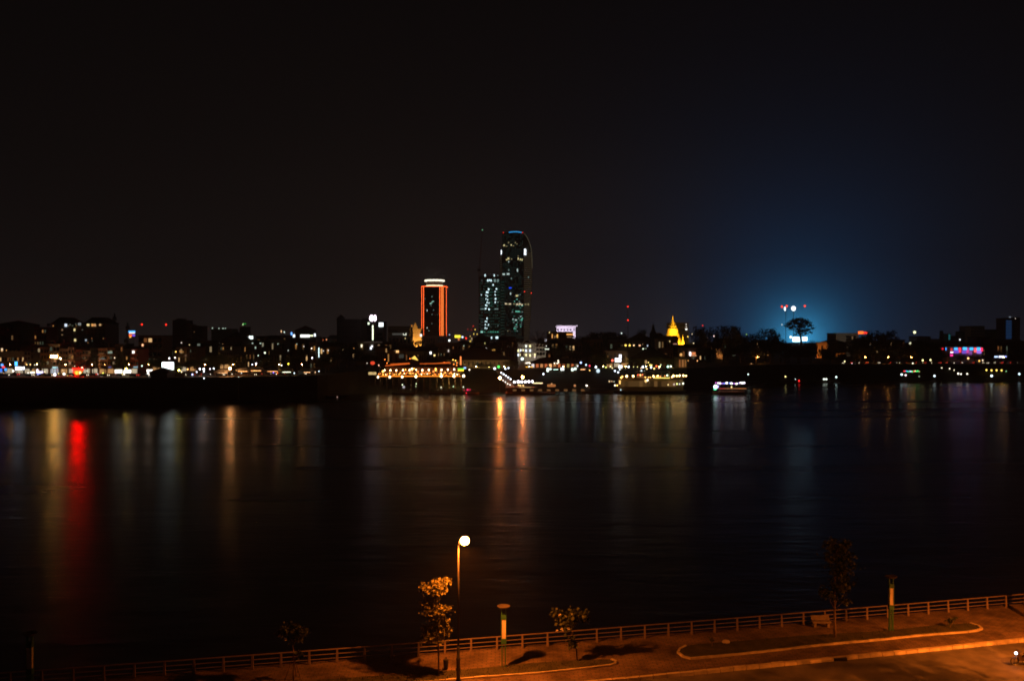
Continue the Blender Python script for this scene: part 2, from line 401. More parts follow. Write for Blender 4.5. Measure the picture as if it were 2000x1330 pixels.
greenp = mat('green_pillar_paint', (.03, .13, .05), .5); panelm = mat('cream_panel', (.75, .66, .5), .5, var=.05)
def pillar(X, Y, label):
    t = thing('lamp_pillar', label, 'lamp pillar', (X, Y, PZ), 'green lamp pillars on the promenade')
    for sx, sy in ((-1, -1), (1, -1), (-1, 1), (1, 1)):
        M().box(X + sx * .12 - .035 + (0), Y + sy * .12 - .035, PZ, X + sx * .12 + .035, Y + sy * .12 + .035, PZ + 1.78).build('leg', greenp, t)
    M().box(X - .19, Y - .19, PZ + 1.78, X + .19, Y + .19, PZ + 2.12).build('lower_box', greenp, t)
    p = M()
    for i in range(6): p.box(X - .15, Y - .15, PZ + 2.14 + i * .232, X + .15, Y + .15, PZ + 2.14 + i * .232 + .215)
    pan_ = p.build('panel', panelm, t)
    fr = M()
    for sx in (-1, 1):
        for sy in (-1, 1): fr.box(X + sx * .17 - .02, Y + sy * .17 - .02, PZ + 2.12, X + sx * .17 + .02, Y + sy * .17 + .02, PZ + 3.53)
    fr.build('panel_frame', greenp, pan_)
    M().box(X - .19, Y - .19, PZ + 3.53, X + .19, Y + .19, PZ + 3.85).build('upper_box', greenp, t)
    nk = M()
    for sx in (-1, 1): nk.box(X + sx * .15 - .03, Y - .1, PZ + 3.85, X + sx * .15 + .03, Y + .1, PZ + 4.25)
    nk.build('neck', greenp, t)
    M().lathe((X, Y, PZ + 4.3), [(.1, -.06), (.3, 0), (.47, .12), (.48, .17), (.4, .15), (.02, .06)], 20).build('dish', mat('pillar_dish', (.055, .045, .04), .7), t, True)
    return t
pillar(-.6, 66.67, 'green lamp pillar with cream panels and dish top beside the orange street lamp')
pillar(30.8, 74.9, 'green lamp pillar with cream panels standing in the grass on the right')
pillar(-31.7, 60.6, 'dim lamp pillar with cream panels at the far left of the promenade')
pillar(43.7, 75.6, 'green lamp pillar past the right end of the promenade')

# ------------------------------------------------------------------ near trees
leaf_o = mat('young_leaves', (.085, .08, .02), .6, var=.35, scale=3)
leaf_d = mat('deep_leaves', (.034, .048, .014), .6, var=.35, scale=3)
def near_tree(label, px, Y, X, trunk, clumps, leafm, size=.28, droop=.5, stakes=False, flowers=(), r0=.07, dens=60):
    t = thing('young_tree', label, 'tree', (X, Y, PZ), 'young trees on the promenade')
    tp = [Vector((X + (a - px) / F * Y, Y + dy, H - (b_ - 655) / F * Y)) for a, b_, dy in trunk]; tp[0].z = PZ - .05
    m = M().path(tp, [r0 * (1 - .75 * i / (len(tp) - 1)) for i in range(len(tp))])
    cr = M()
    for (a, b_, rx, ry) in clumps:
        c = Vector((X + (a - px) / F * Y, Y, H - (b_ - 655) / F * Y)); rx, ry = rx / F * Y, ry / F * Y
        o = min(tp, key=lambda p: (p - c).length + (2 if p.z > c.z else 0)); m.path([o, o.lerp(c, .5) + Vector((0, R.uniform(-.1, .1), .08)), c], [.03, .022, .012], 5)
        for k in range(6):
            e = c + Vector((R.uniform(-rx, rx), R.uniform(-rx, rx), R.uniform(-ry, ry))) * .8; m.tube(c, e, .012, .006, 4)
            for q in range(int(dens * rx * ry * 1.6) + 6):
                v = Vector((R.gauss(0, .3), R.gauss(0, .3), R.gauss(0, .3))); cr.leaf(e + Vector((v.x * rx, v.y * rx, v.z * ry)) * 1.3, size * R.uniform(.6, 1.2), droop)
    m.build('trunk', trunkm, t, True); cr.build('crown', leafm, t)
    if stakes:
        for dx, dy in ((-.55, -.3), (.6, -.2), (.05, .6)):
            M().tube((X + dx, Y + dy, PZ), (X, Y, PZ + 1.7), .03, .025, 5).build('stake', wood, t)
    for a, b_ in flowers:
        c = Vector((X + (a - px) / F * Y, Y - .5, H - (b_ - 655) / F * Y)); fl = M()
        for k in range(9): fl.leaf(c + Vector((R.uniform(-.03, .03), R.uniform(-.03, .03), R.uniform(-.03, .03))), .14, 0)
        fl.build('blossom', mat('white_blossom', (.8, .75, .65), .6, var=.05), t)
    return t
near_tree('slim young tree in tiers of drooping leaves left of the orange street lamp', 857, 65.0, -5.16,
          [(857, 1320, 0), (856, 1262, 0), (855, 1215, 0), (853, 1165, 0), (852, 1140, 0)],
          [(862, 1143, 17, 11), (838, 1148, 15, 8), (850, 1154, 16, 8), (846, 1172, 11, 8), (852, 1184, 22, 8), (838, 1185, 9, 6), (866, 1208, 9, 7), (860, 1228, 16, 11), (838, 1234, 12, 12), (850, 1240, 18, 10), (846, 1197, 10, 8), (853, 1212, 8, 6)], leaf_o, dens=170, size=.21)
near_tree('small leaning tree with pale blossoms right of the green lamp pillar', 1127, 68.0, 4.8,
          [(1127, 1290, 0), (1126, 1268, 0), (1117, 1248, 0), (1112, 1230, 0)],
          [(1096, 1208, 12, 12), (1112, 1206, 12, 11), (1128, 1204, 13, 8), (1140, 1203, 6, 8), (1105, 1220, 13, 7), (1115, 1250, 9, 9)], leaf_d, size=.3, droop=0, flowers=[(1088, 1227), (1096, 1224.5), (1110, 1222), (1092, 1196)], dens=80)
near_tree('staked sapling with a few blossoms at the left of the promenade', 573, 64.3, -15.25,
          [(573, 1331, 0), (574, 1290, 0), (573, 1268, 0), (570, 1250, 0)],
          [(556, 1232, 10, 8), (573, 1227, 12, 8), (590, 1232, 9, 10), (578, 1244, 10, 6), (585, 1276, 5, 7)], leaf_d, size=.28, droop=0, stakes=True, flowers=[(549, 1237), (561, 1242)], dens=60)
near_tree('tall narrow tree in the grass island on the right', 1631, 73.2, 25.66,
          [(1631, 1245, 0), (1630, 1190, 0), (1630, 1150, 0), (1634, 1100, 0), (1634, 1062, 0)],
          [(1622, 1064, 10, 12), (1650, 1068, 12, 12), (1636, 1078, 20, 14), (1638, 1100, 24, 14), (1642, 1120, 20, 13), (1636, 1138, 19, 11), (1612, 1155, 12, 6), (1640, 1152, 14, 9), (1622, 1162, 16, 7), (1651, 1174, 8, 6)], leaf_d, size=.3, droop=.2, dens=45, r0=.11)
near_tree('tiny sapling at the right end of the grass island', 1856, 75.6, 35.95,
          [(1856, 1229, 0), (1857, 1220, 0), (1859, 1213, 0)], [(1856, 1213, 5, 4), (1863, 1210, 4, 3)], leaf_d, size=.22, droop=0, r0=.03)
near_tree('thin bare sapling at the left end of the grass island', 1390, 71.0, 15.4,
          [(1390, 1264, 0), (1391, 1254, 0), (1390, 1246, 0)], [(1390, 1248, 3, 4)], leaf_d, size=.15, droop=0, r0=.025, dens=20)
for X_, Y_, lb in ((36.6, 57.2, 'small street tree past the lower right corner of the view'), (41.5, 59.3, 'taller street tree past the right edge beside the road')):
    near_tree(lb, 1000, Y_, X_, [(1000, 1400, 0), (1001, 1330, 0), (998, 1270, 0), (1000, 1220, 0)],
              [(975, 1250, 30, 16), (1020, 1245, 32, 18), (1000, 1215, 30, 18), (960, 1285, 22, 10), (1035, 1280, 22, 12)], leaf_d, size=.3, droop=0, dens=45)
t = thing('concrete_bench', 'low concrete bench behind the tall narrow tree on the right', 'bench', (25.4, 76.0, PZ))
cb = mat('bench_concrete', (.2, .16, .13), .8)
M().box(24.75, 75.75, PZ + .36, 26.25, 76.25, PZ + .5).build('seat', cb, t)
for x in (24.85, 25.95): M().box(x, 75.8, PZ, x + .2, 76.2, PZ + .36).build('leg', cb, t)
M().add([(24.75, 76.22, PZ + .5), (26.25, 76.22, PZ + .5), (26.25, 76.32, PZ + .85), (24.75, 76.32, PZ + .85), (24.75, 76.3, PZ + .5), (26.25, 76.3, PZ + .5), (26.25, 76.4, PZ + .85), (24.75, 76.4, PZ + .85)], [(0, 1, 2, 3), (4, 7, 6, 5), (3, 2, 6, 7), (0, 3, 7, 4), (1, 5, 6, 2)]).build('backrest', cb, t)
m = M().lathe((16.7, 71.9, PZ + .06), [(.3, 0), (.33, .08), (.25, .17), (.08, .22)], 8)
tag(m.build('stone', mat('pale_stone', (.5, .42, .33))), 'pale stone lying in the dark grass island', 'stone')
m = M()
for i in range(900):
    x = R.uniform(-30, 46); y = R.uniform(kerb_y(x) + .4, rail_y(x) - .2); m.leaf((x, y, PZ + .03), R.uniform(.07, .16), 0)
for i, v in enumerate(m.v): m.v[i] = (v[0], v[1], PZ + .012 + abs(v[2] - PZ) * .3)
m.build('fallen_leaves', mat('dry_leaves', (.1, .06, .03), .9, var=.4))['kind'] = 'stuff'
t = thing('litter_bin', 'dark litter bin between the slim tree and the orange street lamp', 'bin', (-4.75, 66.2, PZ))
M().lathe((-4.75, 66.2, PZ + .1), [(.16, 0), (.19, .6), (.2, .64), (.12, .66)], 12).build('bucket', black, t)
M().tube((-4.75, 66.45, PZ), (-4.75, 66.45, PZ + .85), .03).build('post', black, t)
# motorcycle entering at the right edge
mx, my = 36.95, 67.75
t = thing('motorcycle', 'motorcycle with a bright white headlight on the road at the right edge', 'motorcycle', (mx, my, PZ - .22))
for dx in (0, 1.25):
    wh = M(); n = 16
    for i in range(n):
        a, b_ = 2 * PI * i / n, 2 * PI * (i + 1) / n
        wh.tube((mx + dx + .27 * math.cos(a), my, PZ + .08 + .27 * math.sin(a)), (mx + dx + .27 * math.cos(b_), my, PZ + .08 + .27 * math.sin(b_)), .05, n=5)
    for i in range(6):
        a = PI * i / 3; wh.tube((mx + dx, my, PZ + .08), (mx + dx + .27 * math.cos(a), my, PZ + .08 + .27 * math.sin(a)), .012, n=4)
    wh.build('wheel', black, t)
bm_ = M().prismy([(mx + .25, PZ + .15), (mx + .95, PZ + .12), (mx + 1.45, PZ + .5), (mx + 1.5, PZ + .62), (mx + .85, PZ + .6), (mx + .5, PZ + .35), (mx + .28, PZ + .75), (mx + .15, PZ + .72)], my - .13, my + .13)
bm_.build('body', mat('motorcycle_paint', (.03, .02, .02), .3), t)
M().prismy([(mx + .72, PZ + .6), (mx + 1.42, PZ + .64), (mx + 1.4, PZ + .7), (mx + .75, PZ + .68)], my - .12, my + .12).build('seat', black, t)
M().path([(mx, my - .06, PZ + .08), (mx + .22, my - .06, PZ + .75)], [.03, .03]).path([(mx, my + .06, PZ + .08), (mx + .22, my + .06, PZ + .75)], [.03, .03]).build('fork', metal, t)
M().tube((mx + .3, my - .35, PZ + .86), (mx + .26, my + .35, PZ + .86), .018).build('handlebar', black, t)
M().ball((mx + .08, my - .03, PZ + .68), .1).build('headlight', em((.9, .93, 1), 60), t)

# ------------------------------------------------------------------ far side: generic pieces
def lit(parent, n, items, Y, name='window', dy=.35):
    """lit panels given as (x, y, w, h, material) in the coordinates of zoom n, standing on the plane Y"""
    for (x, y, wd, hg, m_) in items:
        p = zat(n, x, y, Y); s = Y / F / ZO[n][2]
        put(name, 'box', m_, parent, (p.x, Y - dy, p.z), (wd * s, .3, hg * s))
ADDED_GLOW = [em((1, .45, .12), .35, False), em((1, .55, .2), .12, False), em((1, .5, .15), .07, False), em((1, .6, .25), .8, False), em((.6, .75, .5), .08, False), em((1, .35, .1), .15, False), em((1, .75, .4), .25, False)]  # glows for random panes, added to warm the facades
def bld(label, n, x0, x1, yt, Y, wall='cream', roof='flat', rh=0, dep=14, nf=0, nc=0, lits=(), rmat=None, name='building', cat='building', bal=False, shop=None, group=None, zb=GZ, wh=.5, ww=.5, over=.6, tank=False, glow=.22):
    a = zat(n, x0, yt, Y); b_ = zat(n, x1, yt, Y); X0, X1, Z = a.x, b_.x, a.z
    t = thing(name, label, cat, ((X0 + X1) / 2, Y + dep / 2, zb), group)
    wm_ = WALL[wall]
    M().box(X0, Y, zb - .5, X1, Y + dep, Z).build('wall', wm_, t)
    rm = rmat or (tile if roof in ('hip', 'gable', 'front') else wm_)
    if roof == 'flat':
        ro_ = M().box(X0 - .2, Y - .2, Z, X1 + .2, Y + dep + .2, Z + .35).box(X0 - .2, Y - .2, Z + .35, X1 + .2, Y + .05, Z + 1.0).box(X0 - .2, Y + dep - .05, Z + .35, X1 + .2, Y + dep + .2, Z + 1.0).build('roof', rm, t)
    elif roof == 'hip':
        ro_ = M().hip(X0 - over, Y - over, X1 + over, Y + dep + over, Z + .26, Z + rh * Y / F).build('roof', rm, t)
    elif roof == 'gable':
        ro_ = M().hip(X0 - over, Y - over, X1 + over, Y + dep + over, Z + .26, Z + rh * Y / F, inset=.4).build('roof', rm, t)
    elif roof == 'front':   # gable end towards the river
        xm = (X0 + X1) / 2; zt = Z + rh * Y / F
        ro_ = M().prismy([(X0 - over, Z + .02), (X1 + over, Z + .02), (xm, zt)], Y - over, Y + dep + over).build('roof', rm, t)
    if tank:
        tk = M().lathe((X0 + (X1 - X0) * .7, Y + dep * .5, Z + 1.6), [(1.1, 0), (1.1, 1.9), (.3, 2.2)], 10)
        for dx in (-.7, .7):
            for dy in (-.7, .7): tk.box(X0 + (X1 - X0) * .7 + dx - .08, Y + dep * .5 + dy - .08, Z + .3, X0 + (X1 - X0) * .7 + dx + .08, Y + dep * .5 + dy + .08, Z + 1.6)
        tk.build('water_tank', tin, ro_)
    if nf and nc:
        base = zb + (4.2 if shop else .6); fh = (Z - base) / nf; cw = (X1 - X0) / nc
        for f in range(nf):
            for c in range(nc):
                if R.random() < .06: continue
                put('window', 'box', R.choice(ADDED_GLOW) if Y < 900 and R.random() < glow else glassd, t, (X0 + (c + .5) * cw, Y, base + (f + .52) * fh), (cw * ww, .12, fh * wh))
            if bal:
                M().box(X0 - .05, Y - 1.1, base + f * fh - .1, X1 + .05, Y - .02, base + f * fh + .08).box(X0, Y - 1.1, base + f * fh + .08, X1, Y - 1.0, base + f * fh + .85).build('balcony', wm_, t)
    if shop:
        k = max(1, int((X1 - X0) / 4.5)); cw = (X1 - X0) / k
        for c in range(k): put('shop_front', 'box', shop if not isinstance(shop, (list, tuple)) else R.choice(shop), t, (X0 + (c + .5) * cw, Y - .02, zb + 1.6), (cw * .72, .14, 2.4))
        M().box(X0, Y - 1.8, zb + 3.2, X1, Y - .02, zb + 3.35).build('awning', tin, t)
    lit(t, n, lits, Y)
    return t
def lamp(n, x, y, Y, m_, r=.42, phrase='white lamp', rel='near', zb=None, label=None, cat='lamp', group=None, name='lamp'):
    r = r * (.74 if r < 1.3 else .85)
    p = zat(n, x, y, Y); z0 = gz(p.x, Y) if zb is None else zb
    z0 = min(z0, p.z - r)
    t = thing(name, label or phrase, cat, (p.x, Y, z0), group or (phrase + 's'))
    put('pole', 'pole', metal, t, (p.x, Y, z0), (.09, .09, max(.05, p.z - r * .9 - z0)))
    put('globe', 'ball', m_, t, p, (r, r, r * 1.1))
    if label is None: pend(t, zx(n, x), phrase, rel)
    return t
L_white, L_cool, L_warm, L_org, L_yel = em(WHT, 55), em(COOL, 55), em(WARM, 45), em(ORG, 60), em(YEL, 30)

# ---- skyscrapers
def n8(x, y, Y): return zat(8, x, y, Y)
Y = 1500
vt = thing('neon_tower', 'tall rectangular tower outlined in orange neon with a white ringed crown', 'skyscraper', (*n8(330, 0, Y).xy, GZ))
X = [n8(v, 0, Y).x for v in (218, 247, 403, 468)]; Zt = n8(0, 664, Y).z
pl = [(X[0], Y + 8), (X[1], Y), (X[2], Y), (X[3], Y + 10), (X[3], Y + 34), (X[2], Y + 42), (X[1], Y + 42), (X[0], Y + 34)]
glass_t = mat('tower_glass', (.03, .035, .035), .35, var=.3, scale=.05)
M().prism(pl, GZ, Zt).build('wall', glass_t, vt)
nred, nor = em((1, .11, .02), 3.6, raw=True), em((1, .24, .04), 1.5)
for vx, yo, wd in ((219, Y + 6.5, 3.4), (242, Y - .4, 4.5), (404, Y - .4, 4.5), (466, Y + 9, 3.4)):
    c = n8(vx, 0, Y).x; h = wd * Y / F / 5.117 / 2; M().box(c - h, yo - .3, GZ, c + h, yo + .3, Zt + .6).build('neon_strip', nred, vt)
M().add([(n8(413, 0, Y).x, Y + 1.0, GZ), (n8(441, 0, Y).x, Y + 5.2, GZ), (n8(441, 0, Y).x, Y + 5.2, Zt), (n8(413, 0, Y).x, Y + 1.0, Zt), (n8(413, 0, Y).x, Y + 3, GZ), (n8(441, 0, Y).x, Y + 7.2, GZ), (n8(441, 0, Y).x, Y + 7.2, Zt), (n8(413, 0, Y).x, Y + 3, Zt)],
        [(0, 1, 2, 3), (4, 7, 6, 5), (3, 2, 6, 7), (0, 3, 7, 4), (1, 5, 6, 2)]).build('light_panel', em((1, .2, .035), 1.25), vt)
M().add([(n8(222, 0, Y).x, Y + 6.3, GZ), (n8(238, 0, Y).x, Y + 1.6, GZ), (n8(238, 0, Y).x, Y + 1.6, Zt), (n8(222, 0, Y).x, Y + 6.3, Zt)], [(0, 1, 2, 3)]).build('side_glow', em((1, .14, .03), .12), vt)  # neon glow on this side face put in as faint emission
tr = M()
for a, b_ in zip(pl, pl[1:] + pl[:1]): tr.tube((*a, Zt + .4), (*b_, Zt + .4), .55, n=6)
tr.build('neon_crown_line', nred, vt)
cx = n8(341, 0, Y).x; zA = n8(0, 652, Y).z; zB = n8(0, 600, Y).z
M().lathe((cx, Y + 21, Zt), [(13.5, 0), (13.5, zB - Zt)], 28).build('crown_drum', mat('crown_wall', (.16, .13, .1), .8), vt)
M().lathe((cx, Y + 21, zA - 1.1), [(13.8, 0), (14.1, .4), (14.1, 1.8), (13.8, 2.2)], 28).build('lower_ring_light', em((1, .85, .5), 3), vt)
M().lathe((cx, Y + 21, zB - 1.2), [(16, 0), (16.6, .5), (16.6, 2.3), (16, 2.8)], 32).build('upper_ring_light', em((1, .92, .7), 2.2), vt)
tg = em((.45, .9, .72), .8, False); tg2 = em((.5, .8, .7), .3, False); tw = em((.9, .95, .85), 1.0, False)
lit(vt, 8, [(326, 765, 8, 14, tg2), (337, 812, 16, 9, tg), (328, 818, 9, 9, tg), (314, 833, 24, 10, tg), (318, 854, 9, 9, tg2), (277, 903, 7, 16, tw), (343, 900, 14, 6, tg2), (327, 943, 7, 10, tg2), (380, 944, 5, 6, tg2), (325, 1035, 6, 9, tg2),
            (278, 1077, 7, 12, tw), (295, 1105, 8, 8, tg2), (256, 786, 6, 12, tg2)], Y)
dim_m = mat('tower_mullion', (.05, .05, .05), .5)
g = M()
for i in range(26):
    z = GZ + (Zt - GZ) * i / 26; g.box(X[1] + 1, Y - .25, z, X[2] - 1, Y - .02, z + .35)
g.build('floor_bands', dim_m, vt)

Y = 1600   # the tallest, curved glass tower
vt = thing('glass_skyscraper', 'tallest curved glass tower with red beacons and a blue roof light', 'skyscraper', (*n8(1150, 0, Y).xy, GZ))
zt = n8(0, 128, Y).z
gl2 = mat('curved_tower_glass', (.035, .045, .045), .3, var=.4, scale=.04)
fx = [n8(v, 0, Y).x for v in (1028, 1243)]
M().box(fx[0], Y, GZ, fx[1], Y + 40, zt).build('wall', gl2, vt)
cv = [(1243, 132), (1262, 150), (1280, 178), (1297, 215), (1310, 255), (1320, 300), (1326, 380), (1328, 480), (1327, 620), (1323, 760), (1316, 900), (1308, 1020), (1302, 1120), (1298, 1240)]
pts = [n8(a, b_, Y) for a, b_ in cv]
M().prismy([(fx[1], GZ)] + [(fx[1], zt - .5)] + [(p.x, p.z) for p in pts[1:]], Y + 2, Y + 36).build('curved_side', mat('curved_side', (.09, .085, .07), .5), vt)
bd = M()
for i in range(44):
    yy = 330 + i * 20.5; z = n8(0, yy, Y).z
    k = max(j for j in range(len(cv)) if cv[j][1] <= yy); u = (yy - cv[k][1]) / (cv[min(k + 1, len(cv) - 1)][1] - cv[k][1] + 1e-6)
    xe = cv[k][0] + (cv[min(k + 1, len(cv) - 1)][0] - cv[k][0]) * u
    bd.box(fx[1] + .2, Y + 1.6, z - .7, n8(xe - 3, 0, Y).x, Y + 2.0, z + .7)
bd.build('glow_fins', em((1, .72, .42), .045, False), vt)  # light on the concrete fins put into a faint emission
rb = M()
for a, b_ in zip(pts[:7], pts[1:8]): rb.tube((a.x, Y + 1.4, a.z), (b_.x, Y + 1.4, b_.z), .45, n=6)
rb.build('roof_edge_light', em((1, .85, .5), .09, False), vt)
M().box(n8(1001, 0, Y).x, Y + 5, GZ, fx[0], Y + 36, n8(0, 345, Y).z).build('side_wing', mat('wing_panel', (.12, .11, .1), .6), vt)
bd = M()
for i in range(38): M().box(n8(1003, 0, Y).x, Y + 4.7, n8(0, 365 + i * 21, Y).z, fx[0] - .3, Y + 5, n8(0, 357 + i * 21, Y).z).build('window_band', em((1, .78, .5), .03, False), vt)
bar = M(); bp = [n8(a, b_, Y) for a, b_ in ((1093, 129), (1115, 124), (1145, 121), (1180, 122), (1205, 125), (1225, 129))]
for a, b_ in zip(bp, bp[1:]): bar.tube((a.x, Y + 3, a.z + 1), (b_.x, Y + 3, b_.z + 1), .9, n=6)
bar.build('roof_light_bar', em((.03, .35, .8), 1.1), vt)
for a, b_ in ((1039, 127), (1232, 126), (1250, 714), (1319, 729)):
    put('beacon', 'ball', em(RED, 6), vt, (n8(a, b_, Y).x, Y - .6 if b_ > 300 else Y + 2, n8(a, b_, Y).z), .95)
lw = em((.85, .92, 1), 8, False); yl = em((1, .85, .4), 1.0, False); yl2 = em((1, .82, .4), .28, False); cw_ = em((.7, .9, .85), .9, False); cw2 = em((.5, .8, .72), .3, False)
wl = em((1, .8, .5), .9, False); te = em((.12, .6, .42), .35, False); te2 = em((.2, .8, .6), .8, False); bl = em((.02, .08, 1), 1.4, False)
lit(vt, 8, [(1019, 322, 9, 44, lw), (1257, 320, 20, 62, lw), (1047, 253, 14, 16, yl), (1070, 262, 18, 8, yl2), (1092, 226, 14, 12, yl2), (1118, 250, 12, 12, yl), (1140, 258, 14, 8, yl2), (1160, 226, 12, 12, yl2), (1175, 240, 10, 8, yl2),
            (1073, 396, 18, 9, yl), (1090, 385, 18, 18, yl), (1120, 390, 14, 9, yl2), (1093, 417, 8, 14, cw_), (1188, 386, 10, 22, yl), (1209, 394, 12, 16, yl), (1226, 397, 10, 18, yl), (1187, 358, 8, 8, yl2), (1093, 500, 10, 20, cw2), (1180, 502, 12, 28, cw_), (1180, 490, 9, 14, cw2),
            (1042, 541, 24, 16, cw_), (1087, 539, 26, 18, cw_), (1066, 544, 12, 8, cw2), (1120, 584, 14, 14, cw2), (1108, 678, 26, 12, bl), (1111, 735, 11, 22, cw_), (1175, 756, 24, 16, yl), (1207, 745, 6, 10, cw2),
            (1064, 836, 18, 16, wl), (1084, 840, 16, 14, yl2), (1106, 838, 20, 16, wl), (1178, 842, 22, 16, wl), (1204, 838, 20, 18, wl), (1226, 846, 16, 14, wl), (1146, 838, 16, 12, yl2), (1262, 842, 20, 14, yl2), (1288, 842, 16, 20, yl2),
            (1182, 913, 44, 14, te2), (1166, 998, 16, 14, cw_), (1136, 990, 14, 9, cw_), (1148, 1083, 12, 14, te2), (1212, 964, 10, 10, cw_), (1222, 992, 16, 10, te2), (1290, 572, 10, 14, cw2), (1085, 1108, 9, 9, yl2)] +
    [(R.uniform(1130, 1234), 750 + 21 * R.randint(0, 17), R.uniform(7, 16), 10, R.choice([te, te, te2, cw2, cw2])) for _ in range(42)], Y)
g = M()
for i in range(52): g.box(fx[0], Y - .22, zt - 3 - i * 3.6, fx[1], Y - .02, zt - 2.6 - i * 3.6)
for i in range(7): xx = fx[0] + (fx[1] - fx[0]) * i / 6; g.box(xx - .2, Y - .3, GZ, xx + .2, Y - .02, zt)
g.build('mullions', dim_m, vt)

Y = 1560   # tower being built
ct = thing('unfinished_tower', 'shorter green-lit glass tower with a crane above, left of the tallest tower', 'skyscraper', (*n8(900, 0, Y).xy, GZ))
f0, f1 = n8(793, 0, Y).x, n8(1010, 0, Y).x; zt = n8(0, 560, Y).z
gl3 = mat('green_tower_glass', (.04, .06, .055), .4, var=.4, scale=.04)
M().box(f0, Y, GZ, f1, Y + 34, zt).build('wall', gl3, ct)
M().box(f1, Y + 6, GZ, n8(1052, 0, Y).x, Y + 34, n8(0, 600, Y).z).build('side_wing', mat('green_wing', (.03, .12, .09), .5), ct)
bd = M()
for i in range(21): M().box(f1 + .3, Y + 5.8, n8(0, 622 + i * 29, Y).z, n8(1050, 0, Y).x, Y + 6, n8(0, 612 + i * 29, Y).z).build('window_band', em((.12, .5, .38), .06, False), ct)
m = M()
for i in range(9): xx = f0 + (f1 - f0) * i / 8; m.box(xx - .3, Y - .2, zt, xx + .3, Y + .4, zt + 5)
m.box(f0, Y - .2, zt + 5, f1, Y + .4, zt + 5.6).build('open_top_floor', grey, ct)
dg = em((.2, .5, .4), .05, False); wg = em((.62, .85, .9), 2.2, False); wgm = em((.55, .85, .8), .35, False); grn = em((.1, .62, .4), .55, False)
g = M()
for i in range(22): g.box(f0, Y - .22, n8(0, 575 + i * 29, Y).z, f1, Y - .02, n8(0, 571 + i * 29, Y).z)
g.build('floor_slabs', dim_m, ct)
its = [(857, 553, 12, 22, wg), (948, 553, 10, 22, wg), (983, 553, 8, 12, wgm), (884, 604, 14, 20, wg), (902, 602, 12, 18, wg), (918, 604, 12, 20, wg), (955, 605, 22, 30, wgm), (985, 605, 18, 28, wgm), (825, 605, 20, 24, em((.5, .6, .6), .06, False)), (937, 648, 12, 16, wg),
       (893, 692, 14, 18, wg), (970, 688, 14, 14, wg), (878, 722, 24, 18, wg), (866, 752, 9, 12, wg), (880, 760, 9, 14, wg), (958, 716, 10, 12, wg), (958, 748, 10, 14, wg), (820, 747, 6, 12, wg), (866, 787, 9, 14, wg), (882, 795, 9, 14, wg), (962, 786, 14, 18, wg), (958, 820, 10, 16, wg), (984, 822, 10, 12, wgm),
       (877, 822, 10, 16, wg), (896, 828, 8, 12, wg), (864, 850, 12, 16, wg), (876, 856, 9, 10, wg), (863, 884, 14, 16, wg), (896, 892, 16, 16, wg), (970, 888, 40, 10, wgm), (834, 888, 44, 10, wgm), (876, 983, 9, 20, wg), (860, 1012, 9, 14, wg), (873, 1015, 8, 14, wg), (860, 1046, 9, 14, wg), (890, 1046, 9, 16, wg),
       (858, 1078, 9, 18, wg), (874, 1082, 8, 14, wg), (986, 1053, 6, 10, wgm), (824, 1117, 22, 16, em((.4, .9, .75), 1.2, False)), (852, 1117, 8, 10, grn), (890, 1117, 8, 8, grn), (914, 1117, 16, 12, grn), (936, 1117, 14, 12, grn), (960, 1117, 14, 12, grn), (984, 1117, 16, 12, grn), (922, 1175, 12, 22, wg), (975, 1174, 26, 22, wg), (846, 1180, 18, 18, wgm), (826, 1180, 16, 18, wgm)]
for yy in (690, 720, 748, 786, 822, 852): its += [(1000 - 90 + R.uniform(-8, 8), yy, 34, 8, em((.1, .55, .4), .16, False)), (985, yy, 22, 8, em((.1, .55, .4), .12, False))]
for yy in (790, 826, 856, 990, 1020, 1050, 1082): its.append((830, yy, 34, 10, em((.4, .5, .48), .07, False)))
lit(ct, 8, its, Y)
def added_glow_rows(parent, x0, x1, y0, y1, Y, cols, pit, mm, frac):  # faint glowing panes added to lift the near-black tower fronts
    g = M()
    yy = y0
    while yy < y1:
        for c_ in range(cols):
            if R.random() < frac:
                p = n8(x0 + (x1 - x0) * (c_ + .5) / cols, yy, Y); w2 = (x1 - x0) / cols * .36 * Y / F / 5.117; g.box(p.x - w2, Y - .3, p.z - 1.1, p.x + w2, Y - .24, p.z + 1.1)
        yy += pit
    g.build('added_dim_glow', mm, parent)['kind'] = 'stuff'
added_glow_rows(ct, 797, 1008, 604, 1190, Y, 11, 29, em((.15, .55, .42), .06, False), .75)
added_glow_rows(vt, 1032, 1240, 150, 1180, 1600, 12, 20.5, em((.16, .45, .38), .03, False), .6)
cr = thing('tower_crane', 'thin luffing crane with a near-vertical jib on the unfinished tower', 'crane', (*n8(797, 0, Y - 4).xy, zt))
a = n8(800, 560, Y - 4); b_ = n8(797, 492, Y - 4); c = n8(830, 98, Y - 4); cm = mat('crane_paint', (.3, .08, .06), .6)
m = M()
for dx in (-.8, .8): m.tube((a.x + dx, a.y, GZ + 60), (b_.x + dx, b_.y, b_.z), .25, n=5)
for i in range(12): z0 = GZ + 60 + (b_.z - GZ - 60) * i / 12; m.tube((a.x - .8, a.y, z0), (a.x + .8, a.y, z0 + 5), .15, n=4)
m.build('mast', cm, cr)
m = M(); m.path([(b_.x - .5, b_.y, b_.z), (c.x, c.y, c.z)], [.35, .2], 5).path([(b_.x + 1.2, b_.y, b_.z), (c.x + .3, c.y, c.z)], [.3, .2], 5)
for i in range(18): u = i / 18; p = b_.lerp(c, u); q = b_.lerp(c, u + .05); m.tube((p.x - .4 * (1 - u), p.y, p.z), (q.x + 1.2 * (1 - u), q.y, q.z), .1, n=4)
m.build('jib', cm, cr)
M().box(b_.x - 3, b_.y - 1.5, b_.z - 3, b_.x + 2.5, b_.y + 1.5, b_.z + .5).build('cab', dark, cr)
